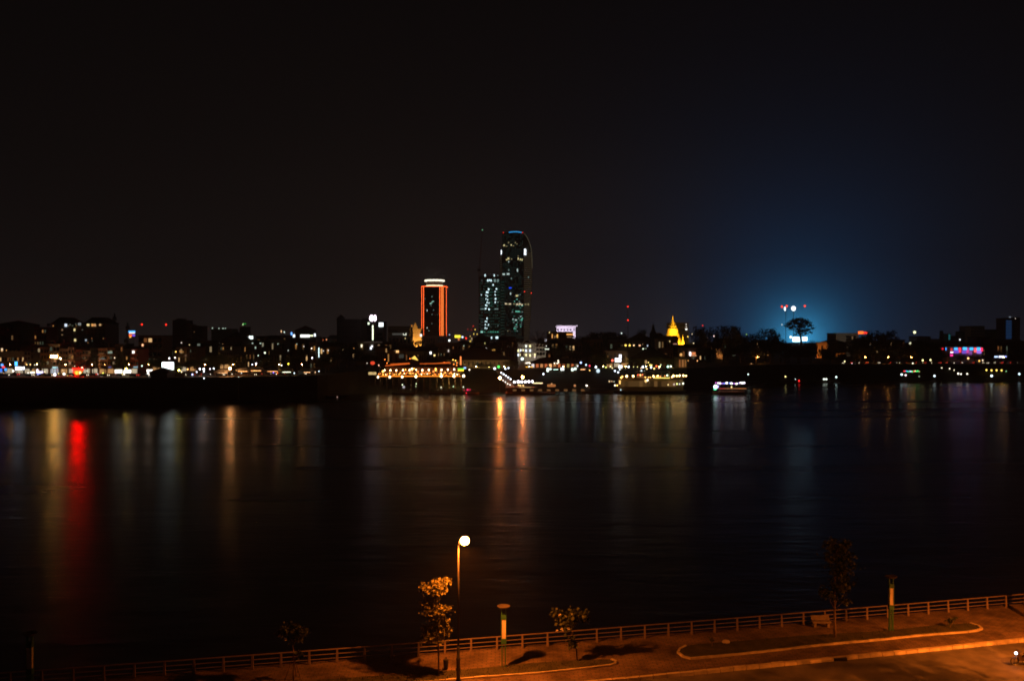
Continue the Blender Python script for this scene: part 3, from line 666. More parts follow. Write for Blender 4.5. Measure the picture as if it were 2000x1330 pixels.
put('beacon', 'ball', em((.3, 1, .5), .8), cr, c, .8)
b2 = thing('distant_crane', 'small distant crane with red and yellow lights left of the green-lit tower', 'crane', (*zat(3, 1800, 0, 2000).xy, GZ))
a = zat(3, 1800, 430, 2000); M().tube((a.x, 2000, GZ), a, .7, .5, 5).build('mast', cm, b2)
M().tube(zat(3, 1735, 462, 2000), zat(3, 1830, 470, 2000), .6, n=5).build('jib', cm, b2)
lit(b2, 3, [(1798, 427, 8, 10, em(RED, 3)), (1740, 463, 9, 8, em(RED, 1.2)), (1775, 465, 12, 7, em(RED, .8)), (1817, 465, 10, 12, em(YEL, 3)), (1803, 512, 9, 12, em(YEL, 2)), (1838, 514, 10, 12, em(YEL, 1.5)), (1764, 537, 9, 10, em(YEL, 1.2)), (1780, 565, 14, 26, em(WARM, .5))], 1998, 'lamp')

# ---- buildings on the skyline, left to right
W_w, W_y, W_o, W_g, W_d, W_c = em(WHT, 1.4, False), em((1, .8, .35), 1.1, False), em((1, .45, .12), .9, False), em((.75, 1, .8), .7, False), em((1, .6, .3), .25, False), em(COOL, 1.2, False)
D_g, D_o = em((.6, .65, .5), .12, False), em((.9, .4, .15), .12, False)
sh_w, sh_c, sh_o, sh_g = em((1, .82, .55), .55), em((.8, .9, 1), .6), em((1, .5, .18), .5), em((.7, 1, .75), .5)
bld('low dark hall with a broad pyramid roof at the far left edge', 1, -40, 228, 412, 760, 'dark', 'hip', 9, 30, 4, 7)
lit_strip = [(280, 463, 10, 14, YG), (310, 463, 8, 10, YG), (345, 463, 14, 12, YG)]
bld('low distant roofs with four yellow-green lamps by the pyramid-roofed hall', 1, 235, 372, 480, 900, 'dark', dep=20, lits=[(280, 462, 13, 16, em(YG, 1.6)), (309, 462, 10, 14, em(YG, .8)), (340, 462, 12, 14, em((1, .8, .2), 1.1)), (354, 466, 9, 12, em((1, .8, .2), .7))])
bld('dim reddish house with barred windows left of the twin-towered block', 1, 370, 502, 452, 640, 'red', dep=16, nf=6, nc=5, tank=True)
t = bld('dark twin-towered apartment block with two mansard roofs and scattered lit windows', 1, 555, 1140, 402, 700, 'grey', dep=24, nf=9, nc=14, ww=.3, wh=.35,
        lits=[(715, 415, 26, 34, W_c), (760, 412, 12, 18, D_g), (863, 405, 30, 26, em((.6, .7, .7), .35, False)), (823, 405, 10, 16, D_g), (956, 412, 26, 26, W_y), (1003, 415, 20, 26, W_o), (1028, 415, 20, 26, em((1, .5, .2), .7, False)), (1085, 412, 20, 22, em((1, .6, .25), .6, False)),
              (675, 467, 14, 18, W_d), (809, 467, 16, 26, W_y), (893, 467, 10, 14, D_g), (597, 520, 14, 14, em((1, .6, .2), .4, False)), (675, 521, 10, 12, W_d), (815, 578, 18, 26, W_y), (932, 578, 16, 20, em(COOL, .5, False)), (1000, 585, 8, 10, D_g)])
for a, b_ in ((552, 765), (905, 1143)):
    p, q = zat(1, a, 402, 699), zat(1, b_, 330, 699)
    M().add([(p.x, 698, p.z), (q.x, 698, p.z), (q.x, 724.5, p.z), (p.x, 724.5, p.z), (p.x + 5, 702, q.z), (q.x - 7, 702, q.z), (q.x - 7, 720, q.z), (p.x + 5, 720, q.z)], [(0, 1, 5, 4), (1, 2, 6, 5), (2, 3, 7, 6), (3, 0, 4, 7), (4, 5, 6, 7), (3, 2, 1, 0)]).build('mansard_roof', tile, t)
def mast(label, n, x, y, Y, wdt=1.2, dish=True):
    p = zat(n, x, y, Y); t = thing('radio_mast', label, 'radio mast', (p.x, Y, GZ)); m = M()
    for dx in (-1, 1):
        for dy in (-1, 1): m.tube((p.x + dx * wdt, Y + dy * wdt, GZ), (p.x + dx * .3, Y + dy * .3, p.z), .14, n=4)
    nb = 16
    for i in range(nb):
        u, v = i / nb, (i + 1) / nb; s = 1 if i % 2 else -1; w0, w1 = wdt + (.3 - wdt) * u, wdt + (.3 - wdt) * v
        for dy in (-1, 1): m.tube((p.x + s * w0, Y + dy * w0, GZ + (p.z - GZ) * u), (p.x - s * w1, Y + dy * w1, GZ + (p.z - GZ) * v), .08, n=4)
    m.build('lattice', mat('mast_steel', (.06, .06, .06), .5), t)
    if dish:
        for k in range(5): a = k * 1.26; M().box(p.x + 1.4 * math.cos(a) - .25, Y + 1.4 * math.sin(a) - .25, p.z - 6, p.x + 1.4 * math.cos(a) + .25, Y + 1.4 * math.sin(a) + .25, p.z - 3).build('antenna', grey, t)
    return t
mast('dark lattice radio mast right of the twin-towered apartment block', 1, 1240, 288, 760)
mast('shorter lattice mast left of the small coloured billboard', 1, 1382, 388, 760)
t = thing('coloured_billboard', 'small distant billboard glowing blue above and red below', 'billboard', (*zat(1, 1428, 0, 800).xy, GZ))
a = zat(1, 1388, 470, 800); b_ = zat(1, 1468, 550, 800)
M().box(a.x, 800, b_.z, b_.x, 801, a.z).build('board', dark, t)
for xx in (a.x + 2, b_.x - 2): M().tube((xx, 800.5, GZ), (xx, 800.5, a.z - 1), .3).build('post', metal, t)
lit(t, 1, [(1426, 487, 76, 20, em((.1, .45, 1), 2.5)), (1430, 502, 60, 10, em((1, .7, .8), 2)), (1412, 528, 30, 20, em((1, .12, .03), 2)), (1412, 545, 20, 9, em((1, .5, .1), 2)), (1448, 528, 30, 18, em((.25, .12, .9), 1.2))], 799.8, 'panel')
for x, y, s, lb in ((1535, 410, 5, 'brighter red beacon on a thin mast above the striped building'), (1797, 412, 3.5, 'fainter red beacon on a thin mast left of the dark office tower')):
    lamp(1, x, y, 1100, em(RED, s), 1.3, label=lb, cat='beacon', name='beacon', group='red beacons on the left skyline')
t = bld('brown building with pale floor bands and balconies left of the white billboard', 1, 1500, 1752, 545, 520, 'brown', dep=16, nf=4, nc=5, wh=.6, ww=.75, bal=False, shop=sh_o,
        lits=[(1546, 632, 14, 24, em((1, .5, .25), 2.2)), (1525, 690, 40, 12, W_g), (1545, 762, 70, 26, em((.55, .8, .4), .3, False)), (1520, 706, 24, 30, em((.7, .9, .5), .25, False))])
for yy in (600, 688): p = zat(1, 1502, yy, 519.5); q = zat(1, 1755, yy + 9, 519.5); M().box(p.x, 518.6, q.z, q.x, 519.9, p.z).build('floor_band', pink, t)
bld('low pale gallery with a row of columns above the blue neon shops', 1, -60, 262, 720, 492, 'cream', dep=14, nf=1, nc=12, wh=.3, ww=.45, shop=[sh_c, sh_w])
# the row of shophouses on the left quay
rows = [(262, 330, 700, 'grey', 'narrow grey shophouse right of the pale columned gallery'), (332, 440, 655, 'dark', 'dark four-storey shophouse with purple-white signs'), (442, 532, 668, 'brown', 'brown shophouse beside the cyan lit sign'),
        (534, 646, 640, 'cream', 'cream shophouse carrying the bright white shop sign'), (648, 738, 690, 'brown', 'brown shophouse behind the tall white street lamp'), (740, 800, 672, 'pink', 'narrow pinkish shophouse left of the red lit shop'),
        (802, 888, 700, 'red', 'shophouse with the glowing red and orange front'), (890, 982, 690, 'pink', 'pinkish shophouse with banded floors right of the red lit shop'), (984, 1066, 670, 'dark', 'dark shophouse with a balcony behind street trees'),
        (1068, 1156, 685, 'pink', 'pinkish shophouse with three banded floors'), (1158, 1244, 680, 'brown', 'brown shophouse with a pale lit loggia left of the white signboards'), (1246, 1330, 640, 'dark', 'tall dark shophouse behind the left white signboard'),
        (1332, 1412, 690, 'dark', 'dark narrow shophouse behind the yellow lit tree'), (1414, 1498, 678, 'red', 'reddish shophouse with one white window')]
for i, (a, b_, yt, wl_, lb) in enumerate(rows):
    lits = {3: [(600, 800, 30, 30, em((1, .45, .2), .35, False))], 8: [(1015, 780, 40, 10, D_g)], 9: [(1110, 790, 60, 26, em((.6, .8, .75), .22, False)), (1100, 720, 50, 12, D_o)], 10: [(1195, 712, 44, 26, em((.7, .9, .7), .3, False)), (1190, 868, 34, 26, em((.3, .3, .8), .3, False))],
            13: [(1446, 716, 22, 46, em(WHT, 3, False)), (1470, 862, 46, 30, em((.5, .8, .9), .5, False)), (1440, 780, 30, 30, em((1, .25, .1), .12, False))], 1: [(375, 878, 26, 24, em((.6, .7, .5), .3, False))], 4: [(695, 800, 50, 10, D_o)]}.get(i, [])
    t = bld(lb, 1, a, b_, yt, 488 + R.uniform(-2, 3), wl_, 'flat' if R.random() < .6 else 'hip', 5, 14, 3, 3 if b_ - a > 70 else 2, lits, bal=wl_ != 'dark', shop=R.choice([sh_w, sh_c, sh_o, sh_w]), tank=R.random() < .5, wh=.6, ww=.6)
def panel(label, n, x0, x1, y0, y1, Y, col, L, cat='sign', name='shop_sign', posts=True, extra=()):
    a, b_ = zat(n, x0, y0, Y), zat(n, x1, y1, Y); z0 = gz(a.x, Y)
    t = thing(name, label, cat, ((a.x + b_.x) / 2, Y, z0))
    M().box(a.x - .12, Y + .1, b_.z - .12, b_.x + .12, Y + .5, a.z + .12).build('frame', dark, t)
    M().box(a.x, Y - .1, b_.z, b_.x, Y + .1, a.z).build('lit_face', em(col, L), t)
    if posts and b_.z - z0 > .8:
        for xx in ((a.x * .85 + b_.x * .15), (a.x * .15 + b_.x * .85)): M().tube((xx, Y + .3, z0), (xx, Y + .3, b_.z), .12, n=6).build('post', metal, t)
    for (x, y, ww_, hh, m_) in extra: lit(t, n, [(x, y, ww_, hh, m_)], Y, 'lit_face', .3)
    return t
panel('large white rounded billboard glowing above the dark hut', 1, 1752, 1880, 816, 898, 462, (.88, 1, .95), 14, 'billboard', 'billboard', extra=[(1818, 910, 30, 16, em((.5, 1, .7), 5))])
panel('left of the two white lit signboards under the yellow lit tree', 1, 1243, 1322, 898, 934, 468, WHT, 9, extra=[(1280, 942, 60, 8, em((1, .5, .5), .9))])
panel('right of the two white lit signboards, next to the small shop', 1, 1340, 1418, 898, 934, 468, WHT, 9, extra=[(1345, 940, 14, 40, em(WHT, 5))])
panel('white sign glowing at the right of the small shop beside the hut', 1, 1588, 1650, 895, 920, 466, WHT, 7, extra=[(1605, 940, 20, 46, em(WHT, 5))])
panel('bright warm white shop sign high on the cream shophouse', 12, 985, 1120, 140, 185, 480, (.62, .31, .06), 101, extra=[(1085, 200, 60, 18, em((1, .7, .2), 4))])
panel('small cyan lit sign below the bright shop sign', 12, 1025, 1125, 360, 395, 484, (.6, .95, 1), .9)
panel('wide white lit sign among the blue neon shops', 12, 300, 425, 362, 428, 476, (.88, .9, 1), 9)
panel('small white lit sign right of the wide white sign', 12, 442, 478, 362, 422, 476, (.88, .9, 1), 7)
panel('tall blue neon sign above the wide white sign', 12, 288, 340, 262, 345, 476, (.08, .45, 1), 5)
panel('blue neon sign at the far left edge of the quay', 12, 18, 64, 308, 350, 476, (.1, .35, 1), 3)
panel('blue neon sign lower at the far left edge', 12, -10, 36, 400, 455, 474, (.02, .12, 1), 5)
panel('round blue neon sign beside the red neon at the far left', 12, 90, 130, 395, 440, 475, (.04, .3, 1), 5)
panel('red neon sign between the blue signs at the far left', 12, 40, 95, 350, 388, 475, (.9, .05, .05), 2)
panel('purple-white cluster of lit signs right of the yellow-white stall lights', 12, 715, 840, 450, 490, 474, (.78, .68, 1), 6, extra=[(735, 430, 30, 40, em((.85, .8, 1), 5)), (770, 505, 70, 24, em((.1, .2, 1), 4))])
panel('row of yellow-white stall lights on the left quay', 12, 590, 680, 455, 492, 474, (1, .9, .55), 5, extra=[(555, 490, 26, 26, em(WHT, 6)), (615, 490, 40, 22, em(WHT, 5))])
panel('glowing red panel of the red and orange lit shop', 12, 1430, 1612, 395, 440, 474, (1, .0005, .0002), 155)
panel('yellow-orange glowing shop window under the red panel', 12, 1455, 1600, 425, 515, 476, (1, .36, .03), 8, extra=[(1575, 480, 44, 40, em((1, .75, .3), 10)), (1530, 545, 150, 34, em((1, .08, .03), 3))])
panel('low red lit panel on the quay edge below the orange shop window', 12, 1450, 1580, 600, 622, 446, (1, .003, .001), 3, name='red_light_panel', posts=False)
Lq = [(12, 258, 445, 474, em((1, .85, .75), 40), .5, 'white lamp'), (12, 75, 498, 474, em((1, .5, .15), 12), .42, 'orange lamp'), (12, 112, 545, 472, em((1, .12, .05), 5), .4, 'red lamp'), (12, 178, 540, 470, em((.7, .6, 1), 5), .3, 'purple-white lamp'), (12, 522, 322, 478, em((1, .65, .2), 8), .4, 'yellow lamp'),
      (12, 592, 320, 478, em((1, .65, .2), 8), .4, 'yellow lamp'), (12, 678, 325, 478, em((.8, 1, .8), 4), .3, 'greenish white lamp'), (12, 875, 462, 472, em((1, .9, .5), 6), .3, 'yellow lamp'), (12, 1178, 202, 478, em((1, .68, .35), 60, raw=True), .5, 'white street lamp'),
      (12, 1068, 520, 466, em((.95, .88, 1), 25), .9, 'large white lamp'), (12, 1130, 565, 462, em((1, .75, 1), 8), .4, 'pinkish lamp'), (12, 1250, 505, 466, em((1, .93, .8), 22), .75, 'large white lamp'), (12, 1400, 508, 468, em((1, .9, .7), 20), .75, 'large white lamp'),
      (12, 1458, 352, 480, em((1, .75, .5), 7), .3, 'warm lamp'), (12, 1602, 380, 478, em((1, .85, .6), 18), .5, 'warm lamp'), (12, 1698, 445, 474, em((.75, 1, .85), 6), .28, 'greenish white lamp'), (12, 1225, 437, 480, em((1, .7, .4), 4), .25, 'warm lamp'), (12, 1145, 495, 468, em(YEL, 5), .3, 'yellow lamp'), (12, 1322, 540, 466, em(YEL, 5), .3, 'yellow lamp'),
      (1, 1100, 970, 462, em((.85, 1, .75), 16), .5, 'greenish white lamp'), (1, 1115, 935, 468, em((.8, .9, .1), 5), .45, 'yellow lamp'), (1, 1058, 945, 470, em((.9, .9, .9), 3), .35, 'white lamp'), (1, 1160, 945, 470, em(YEL, 3), .3, 'yellow lamp'), (1, 1242, 770, 480, em((1, .8, .45), 10), .4, 'warm lamp'),
      (1, 1536, 857, 474, em((.75, 1, .85), 10), .45, 'greenish white lamp'), (1, 1832, 775, 470, em((.95, .9, 1), 20), .5, 'white lamp'), (2, 232, 768, 478, em((1, .8, .7), 18), .5, 'warm lamp'), (2, 240, 704, 505, em((1, .55, .12), 10), .5, 'orange lamp'), (2, 368, 893, 466, em((1, .45, .12), 30), .45, 'orange lamp'), (2, 303, 922, 462, em((1, .75, .4), 20), .35, 'warm lamp'),
      (2, 500, 890, 468, em((.85, .88, 1), 40), .55, 'white lamp'), (2, 543, 890, 468, em((.85, .88, 1), 50), .62, 'white lamp'), (2, 544, 918, 464, em((.9, .95, 1), 25), .4, 'white lamp'), (2, 610, 890, 468, em((.95, .8, .9), 25), .42, 'white lamp'), (2, 650, 885, 468, em((.9, .95, 1), 30), .45, 'white lamp'), (2, 466, 922, 462, em((.85, .9, 1), 22), .42, 'white lamp'),
      (2, 420, 950, 458, em((.55, .6, 1), 22), .5, 'bluish lamp'), (2, 545, 990, 449, em((.8, .9, 1), 18), .42, 'white quay-edge lamp'), (2, 920, 976, 449, em((.8, 1, .9), 5), .2, 'greenish white lamp'), (2, 1068, 842, 486, em((.9, .85, 1), 25), .4, 'white lamp'), (2, 1109, 832, 486, em((.95, .85, 1), 35), .52, 'white lamp'), (2, 1385, 852, 480, em((1, .88, .8), 25), .4, 'white lamp'),
      (2, 1297, 930, 470, em((.2, .15, 1), 9), .42, 'blue lamp'), (2, 1340, 935, 470, em((1, .12, .02), 3), .4, 'red lamp'), (2, 1523, 935, 474, em((.7, 1, 1), 14), .38, 'bluish lamp'), (2, 1710, 668, 520, em((1, .75, .55), 12), .5, 'warm lamp'), (2, 1715, 770, 500, em((.92, .9, 1), 30), .5, 'white lamp'), (2, 1790, 915, 482, em((.75, .9, .95), 8), .4, 'bluish lamp'),
      (2, 1750, 925, 480, em((1, .6, .3), 3), .35, 'orange lamp'), (2, 1458, 690, 520, em((.8, .85, .75), 2), .3, 'greenish white lamp'), (2, 1132, 745, 505, em((.8, 1, .7), 3), .35, 'greenish white lamp'), (2, 1205, 715, 515, em((.8, .9, .65), 3), .7, 'greenish white lamp'), (2, 950, 935, 470, em((.8, .95, .9), 3), .3, 'greenish white lamp')]
for (n, x, y, Yl, m_, r, ph) in Lq: lamp(n, x, y, Yl, m_, r, ph, 'near')
lamp(2, 827, 885, 462, em((1, .42, .14), 170), .62, label='single bright orange quay lamp left of the dark tree gap', group='lamps along the left quay')
# hut on the quay edge
a, b_ = zat(1, 1632, 925, 446), zat(1, 1808, 925, 446)
t = thing('riverside_hut', 'dark square hut with a pointed roof standing on the left quay edge', 'hut', ((a.x + b_.x) / 2, 448, GZ - 1))
M().box(a.x, 446, GZ - 1.5, b_.x, 456, a.z).build('wall', dark, t)
M().hip(a.x - 1.2, 444.8, b_.x + 1.2, 457.2, a.z, zat(1, 0, 876, 446).z).build('roof', tile, t)
put('door', 'box', black, t, ((a.x + b_.x) / 2, 445.95, GZ + .5), (1.2, .1, 2.1))
wallo = mat('lamplit_orange', (.4, .22, .12), .8)  # orange of the lamplit ground put into the wall colour
a, b_ = zat(2, 148, 975, 457), zat(2, 330, 1008, 457)
o = M().box(a.x, 457, GZ - .1, b_.x, 457.3, GZ + 1.5).build('added_parapet', wallo); tag(o, 'added low wall standing for lamplit ground right of the dark hut', 'wall')  # low wall added in place of lamplit ground
lamp(2, 303, 1000, 452, em((1, .5, .15), 14), .22, label='low orange lamp added to light the added quay wall')  # lamp added to light the low wall

# middle-left skyline
t = bld('dark office tower with a stepped top right of the red beacons', 2, 205, 345, 368, 1300, 'dark', dep=30, nf=12, nc=6, rmat=dark)
p, q = zat(2, 240, 345, 1301), zat(2, 310, 368, 1301); M().box(p.x, 1303, q.z, q.x, 1318, p.z).build('rooftop_room', dark, t)
bld('bluish lower block attached right of the dark office tower', 2, 347, 402, 412, 1305, 'grey', dep=25, nf=10, nc=3)
bld('brownish far block right of the bluish block', 2, 404, 520, 430, 1310, 'dark', dep=25, lits=[(440, 490, 14, 10, em((1, .5, .2), .1, False))])
bld('long far block topped by four greenish roof lights', 2, 625, 850, 462, 1400, 'green', dep=30, lits=[(637, 448, 10, 16, W_g), (708, 451, 10, 14, W_g), (752, 451, 14, 14, W_g), (778, 452, 10, 12, W_g)])
bld('far house with a green lit rooftop sign', 2, 930, 1010, 440, 1400, 'dark', dep=20, lits=[(968, 408, 10, 20, em((.6, 1, .4), 1.2)), (986, 402, 30, 10, em((.05, .8, .1), .5))])
bld('big dark pavilion with a peaked roof behind the left quay', 2, 735, 960, 590, 620, 'dark', 'hip', 19, 24, 2, 6)
bld('pale house with bright white lit sign right of the peaked pavilion', 2, 985, 1090, 590, 700, 'grey', 'hip', 6, 16, 2, 4, [(1055, 550, 44, 34, em((.85, 1, .95), 5)), (1010, 545, 40, 8, em(COOL, .15, False)), (1035, 575, 20, 10, W_w)])
bld('far green domed hall behind the white roof lights', 2, 1530, 1700, 470, 1500, 'green', 'hip', 9, 40)
bld('dark flat block with blue-white lights on its right end', 2, 1240, 1530, 540, 800, 'dark', dep=24, nf=3, nc=9, lits=[(1383, 484, 10, 22, em((1, .6, .3), 1.5)), (1415, 492, 9, 16, em((.8, 1, .9), 1.5)), (1494, 508, 16, 30, em((.15, .4, 1), 4)), (1520, 532, 22, 30, em((.75, .9, 1), 5))])
bld('low building with a long brilliant white lit roof edge', 2, 1585, 1760, 548, 760, 'grey', dep=18, nf=2, nc=7, lits=[(1640, 533, 98, 28, em((.92, 1, .92), 7)), (1702, 530, 50, 14, em((.9, 1, .6), 3)), (1746, 523, 18, 30, em((.8, .9, 1), 5)), (1555, 600, 12, 24, W_o), (1572, 620, 12, 16, em(WARM, 2, False)), (1620, 620, 14, 20, em((1, .7, .4), 2, False))])
bld('house with red window lights right of the long white roof edge', 2, 1762, 1885, 560, 790, 'dark', dep=18, lits=[(1796, 578, 8, 10, em((1, .1, .03), .5, False)), (1835, 576, 12, 10, em((1, .2, .05), .5, False)), (1872, 573, 12, 14, em((1, .35, .15), 1, False))])
bld('orange-lit colonial house with tall windows behind the white billboard', 2, 240, 382, 655, 520, 'pink', 'hip', 4, 14, 2, 6, [(296, 700, 26, 24, em((1, .5, .15), .4, False)), (320, 705, 14, 22, em((1, .5, .15), .25, False)), (350, 745, 20, 24, em((1, .55, .3), .1, False))], wh=.55, shop=sh_w)
bld('dim orange balcony house right of the colonial house', 2, 384, 470, 668, 522, 'brown', dep=14, nf=3, nc=3, bal=True, shop=sh_o, lits=[(490, 628, 30, 24, em((.6, .7, .55), .2, False))])
bld('cream corner house half hidden by dark quay trees', 2, 700, 850, 640, 560, 'cream', 'hip', 6, 18, 3, 7, shop=sh_o)
bld('grey house with tall windows behind the quay trees', 2, 962, 1092, 640, 560, 'grey', dep=16, nf=3, nc=7, wh=.6, lits=[(1105, 660, 12, 20, W_g)])
bld('dark block with one framed greenish lit window', 2, 1094, 1260, 600, 640, 'dark', dep=18, nf=3, nc=8, lits=[(1072, 612, 12, 14, W_g), (1158, 616, 16, 16, W_g), (1184, 625, 14, 34, em((.8, .75, .5), .35, False)), (1168, 645, 40, 10, em((.7, .7, .5), .25, False))])
bld('brown house lit orange beside the tall fluorescent tube', 2, 1690, 1756, 622, 530, 'brown', dep=12, nf=3, nc=2, lits=[(1790, 712, 8, 104, em((.75, 1, 1), 2.2))])
# market tent and orange lit street stalls
def tent(label, n, x0, x1, y0, y1, Y, col, L, cat='tent', canvas=white):
    a, b_ = zat(n, x0, y0, Y), zat(n, x1, y1, Y); z0 = gz(a.x, Y); t = thing('market_tent', label, cat, ((a.x + b_.x) / 2, Y, z0), 'market tents and stalls on the far bank')
    M().hip(a.x, Y, b_.x, Y + 6, b_.z, a.z + .5, 1.5).build('canopy', canvas, t)
    for xx in (a.x + .2, b_.x - .2):
        for yy in (Y + .2, Y + 5.8): M().tube((xx, yy, z0), (xx, yy, b_.z - .1), .08, n=5).build('post', metal, t)
    M().box(a.x + .6, Y + 2.2, z0, b_.x - .6, Y + 3, z0 + .95).build('counter', wood, t)
    M().box(a.x + .8, Y + 2.6, b_.z - .75, b_.x - .8, Y + 2.8, b_.z - .55).build('tube_lamp', em(col, L), t)
    return t
tent('glowing green-white market tent on the left quay', 2, 1365, 1490, 893, 912, 470, (.85, 1, .6), 30)
tent('orange lit market stall left of the quay road lamps', 2, 880, 1020, 890, 905, 466, (1, .42, .12), 28)
tent('orange lit market stall with a slanted roof in mid quay', 2, 1022, 1165, 880, 898, 468, (1, .42, .12), 28)
tent('dim brown market stall right of the slanted orange stall', 2, 1200, 1350, 885, 905, 472, (1, .4, .12), 14)
tent('dim stall at the right end of the left quay', 2, 1560, 1700, 895, 915, 476, (1, .5, .2), 12)
tent('low stall with warm light left of the single orange lamp', 2, 660, 800, 905, 922, 464, (1, .5, .2), 10)

# centre
t = bld('large dark windowless block with a small rooftop turret', 3, 320, 576, 362, 900, 'dark', dep=40, nf=7, nc=9, ww=.3, wh=.3, glow=0)
p, q = zat(3, 332, 330, 901), zat(3, 378, 362, 901); M().lathe(((p.x + q.x) / 2, 906, q.z), [(4, 0), (4, 2.5), (2, 4), (.4, 5.5)], 12).build('turret', dark, t)
bld('dark grey block with two greenish roof lights right of the windowless block', 3, 597, 705, 352, 950, 'dark', dep=30, nf=8, nc=5, lits=[(620, 398, 18, 22, em((.8, 1, .7), 1.6)), (665, 398, 18, 24, em((.8, 1, .7), 1.8))])
t = thing('floodlight_mast', 'tall mast with two pinkish white floodlights and a string of lights below', 'floodlight mast', (*zat(3, 710, 0, 880).xy, GZ))
a = zat(3, 710, 345, 880); M().tube((a.x, 880, GZ), a, .5, .3, 6).build('pole', metal, t)
for x in (697, 733): put('floodlight', 'ball', em((1, .8, .95), 18), t, zat(3, x, 341, 879), (2.2 if x < 700 else 1.5, 1, 3.2))
for y in (430, 458, 478, 500, 520, 542, 565): put('bulb', 'ball', em((.9, 1, .7), 3), t, zat(3, 710, y, 879.3), (.7, .6, 1.4))
t = bld('pale banded office building with a bright white rooftop sign', 3, 742, 822, 378, 860, 'grey', dep=24, nf=7, nc=1, ww=.8, wh=.5, lits=[(800, 411, 48, 42, em((.9, 1, 1), 9))])
bld('wide pale far building with stepped roofs left of the orange portico', 3, 872, 1128, 436, 1100, 'grey', dep=30, nf=3, nc=14, wh=.3, lits=[(985, 525, 128, 44, em((.8, .8, .7), .07, False)), (1055, 515, 34, 22, em((.95, 1, .8), 3)), (838, 520, 20, 30, em((.85, .75, 1), 5))])
# portico
t = bld('neoclassical portico building floodlit orange beside the neon tower', 3, 1142, 1236, 462, 1000, 'cream', dep=24, rmat=cream)
for i in range(7):
    c = zat(3, 1150 + i * 13.5, 0, 998); M().tube((c.x, 998, GZ), (c.x, 998, zat(3, 0, 470, 998).z), .9, .75, 8).build('column', cream, t)
p, q = zat(3, 1140, 470, 997), zat(3, 1238, 455, 997); M().box(p.x, 996, p.z, q.x, 999.9, q.z).build('entablature', cream, t)
M().prismy([(zat(3, 1140, 0, 996).x, q.z), (zat(3, 1200, 0, 996).x, q.z), (zat(3, 1168, 0, 996).x, q.z + 7)], 996, 1000).build('pediment', cream, t)
M().lathe((zat(3, 1130, 0, 1010).x, 1010, GZ), [(3, 0), (3, 21), (1.8, 23), (1.8, 28), (.3, 32.5)], 10).build('turret', cream, t)
lit(t, 3, [(1231, 526, 22, 26, em((1, .85, .7), 5)), (1105, 562, 12, 18, em((.7, .95, .9), 3)), (1132, 424, 14, 22, em((1, .35, .05), .6))], 996)
def flood(loc, target, col, power, size, label, spread=1.2):
    t = thing('floodlight', label, 'floodlight', loc, 'ground floodlights of the far bank')
    l0 = Vector(loc); d = (Vector(target) - l0).normalized()
    M().tube(l0, l0 + Vector((0, 0, .8)), .1, n=5).build('stand', black, t)
    M().tube(l0 + Vector((0, 0, .9)) - d * .4, l0 + Vector((0, 0, .9)) + d * .05, .35, .4, 8).build('housing', black, t)
    l = bpy.data.lights.new('flood_light', 'SPOT'); l.color = col; l.energy = power; l.spot_size = spread; l.spot_blend = .6; l.shadow_soft_size = .4
    o = bpy.data.objects.new('flood_light', l); C.objects.link(o); o.parent = t; o.location = Vector((0, 0, .9)) + d * .3
    o.rotation_euler = d.to_track_quat('-Z', 'Y').to_euler()
p = zat(3, 1170, 0, 980); flood((p.x, 984, GZ), (p.x, 1000, 24), (1, .45, .08), 90000, 1, 'floodlight in front of the orange portico building', 2.2)
# far street between the towers
panel('yellow distant sign right of the neon tower', 3, 1597, 1660, 524, 553, 1300, (1, .8, .05), 2.2, name='distant_sign')
for (x, y, Yl, m_, r, ph) in ((1680, 545, 1300, em(COOL, 4), 1.6, 'bluish street light'), (1720, 557, 1300, em(RED, 2.5), 1.6, 'red street light'), (1690, 628, 1000, em((.8, .95, 1), 3), 1.3, 'bluish street light'), (1730, 612, 1000, em((1, .7, .5), 5), 1.3, 'warm street light'), (1640, 570, 1200, em((1, .3, .1), .8), 1.6, 'red street light'),
                            (1828, 562, 1200, em((.9, .6, 1), 3), 2.2, 'pinkish street light'), (1850, 556, 1200, em(RED, 1.8), 1.4, 'red street light'), (1540, 520, 1200, em((.5, .7, 1), .8), 1.2, 'bluish street light'), (1538, 582, 1000, em((.95, 1, .9), 5), 1.3, 'white street light'), (1765, 590, 1100, em(YEL, .8), 1.3, 'yellow street light')):
    lamp(3, x, y, Yl, m_, r, ph, 'near')
# middle rows in front of the towers
bld('low podium of stone-coloured halls under the orange neon tower', 3, 1235, 1535, 540, 1100, 'pink', dep=30, nf=2, nc=12)
bld('pale roofed terrace house right of the windowless block', 3, 535, 740, 605, 640, 'cream', dep=18, nf=2, nc=8, lits=[(590, 640, 14, 28, em((1, .9, .6), 4)), (690, 665, 18, 24, em((.8, .85, 1), 6)), (702, 645, 14, 20, em((.9, .9, 1), 4)), (715, 600, 200, 6, em((.7, .5, .4), .08, False)), (775, 632, 24, 12, W_d)])
bld('dark tiled house with orange lit doorway left of the terrace restaurant', 3, 745, 860, 660, 600, 'brown', 'hip', 6, 16, 1, 5, [(857, 690, 12, 40, em((1, .55, .2), .5, False))])
bld('brown house with a warm lamp behind the terrace restaurant', 3, 865, 1060, 690, 600, 'brown', 'hip', 7, 16, 1, 7, [(977, 701, 30, 24, em((1, .55, .2), 1.6)), (950, 690, 20, 10, W_d), (1020, 752, 50, 40, em((.5, .5, .4), .08, False))])
bld('grey row house behind the restaurant gable', 3, 1062, 1260, 700, 605, 'grey', 'gable', 8, 16, 1, 8)
bld('dark row house with a white lamp behind the restaurant', 3, 1262, 1400, 702, 605, 'dark', 'gable', 8, 16, 1, 5, [(1336, 714, 18, 32, em((.95, .95, .9), 6)), (1378, 742, 18, 18, em((1, .7, .25), 3))])
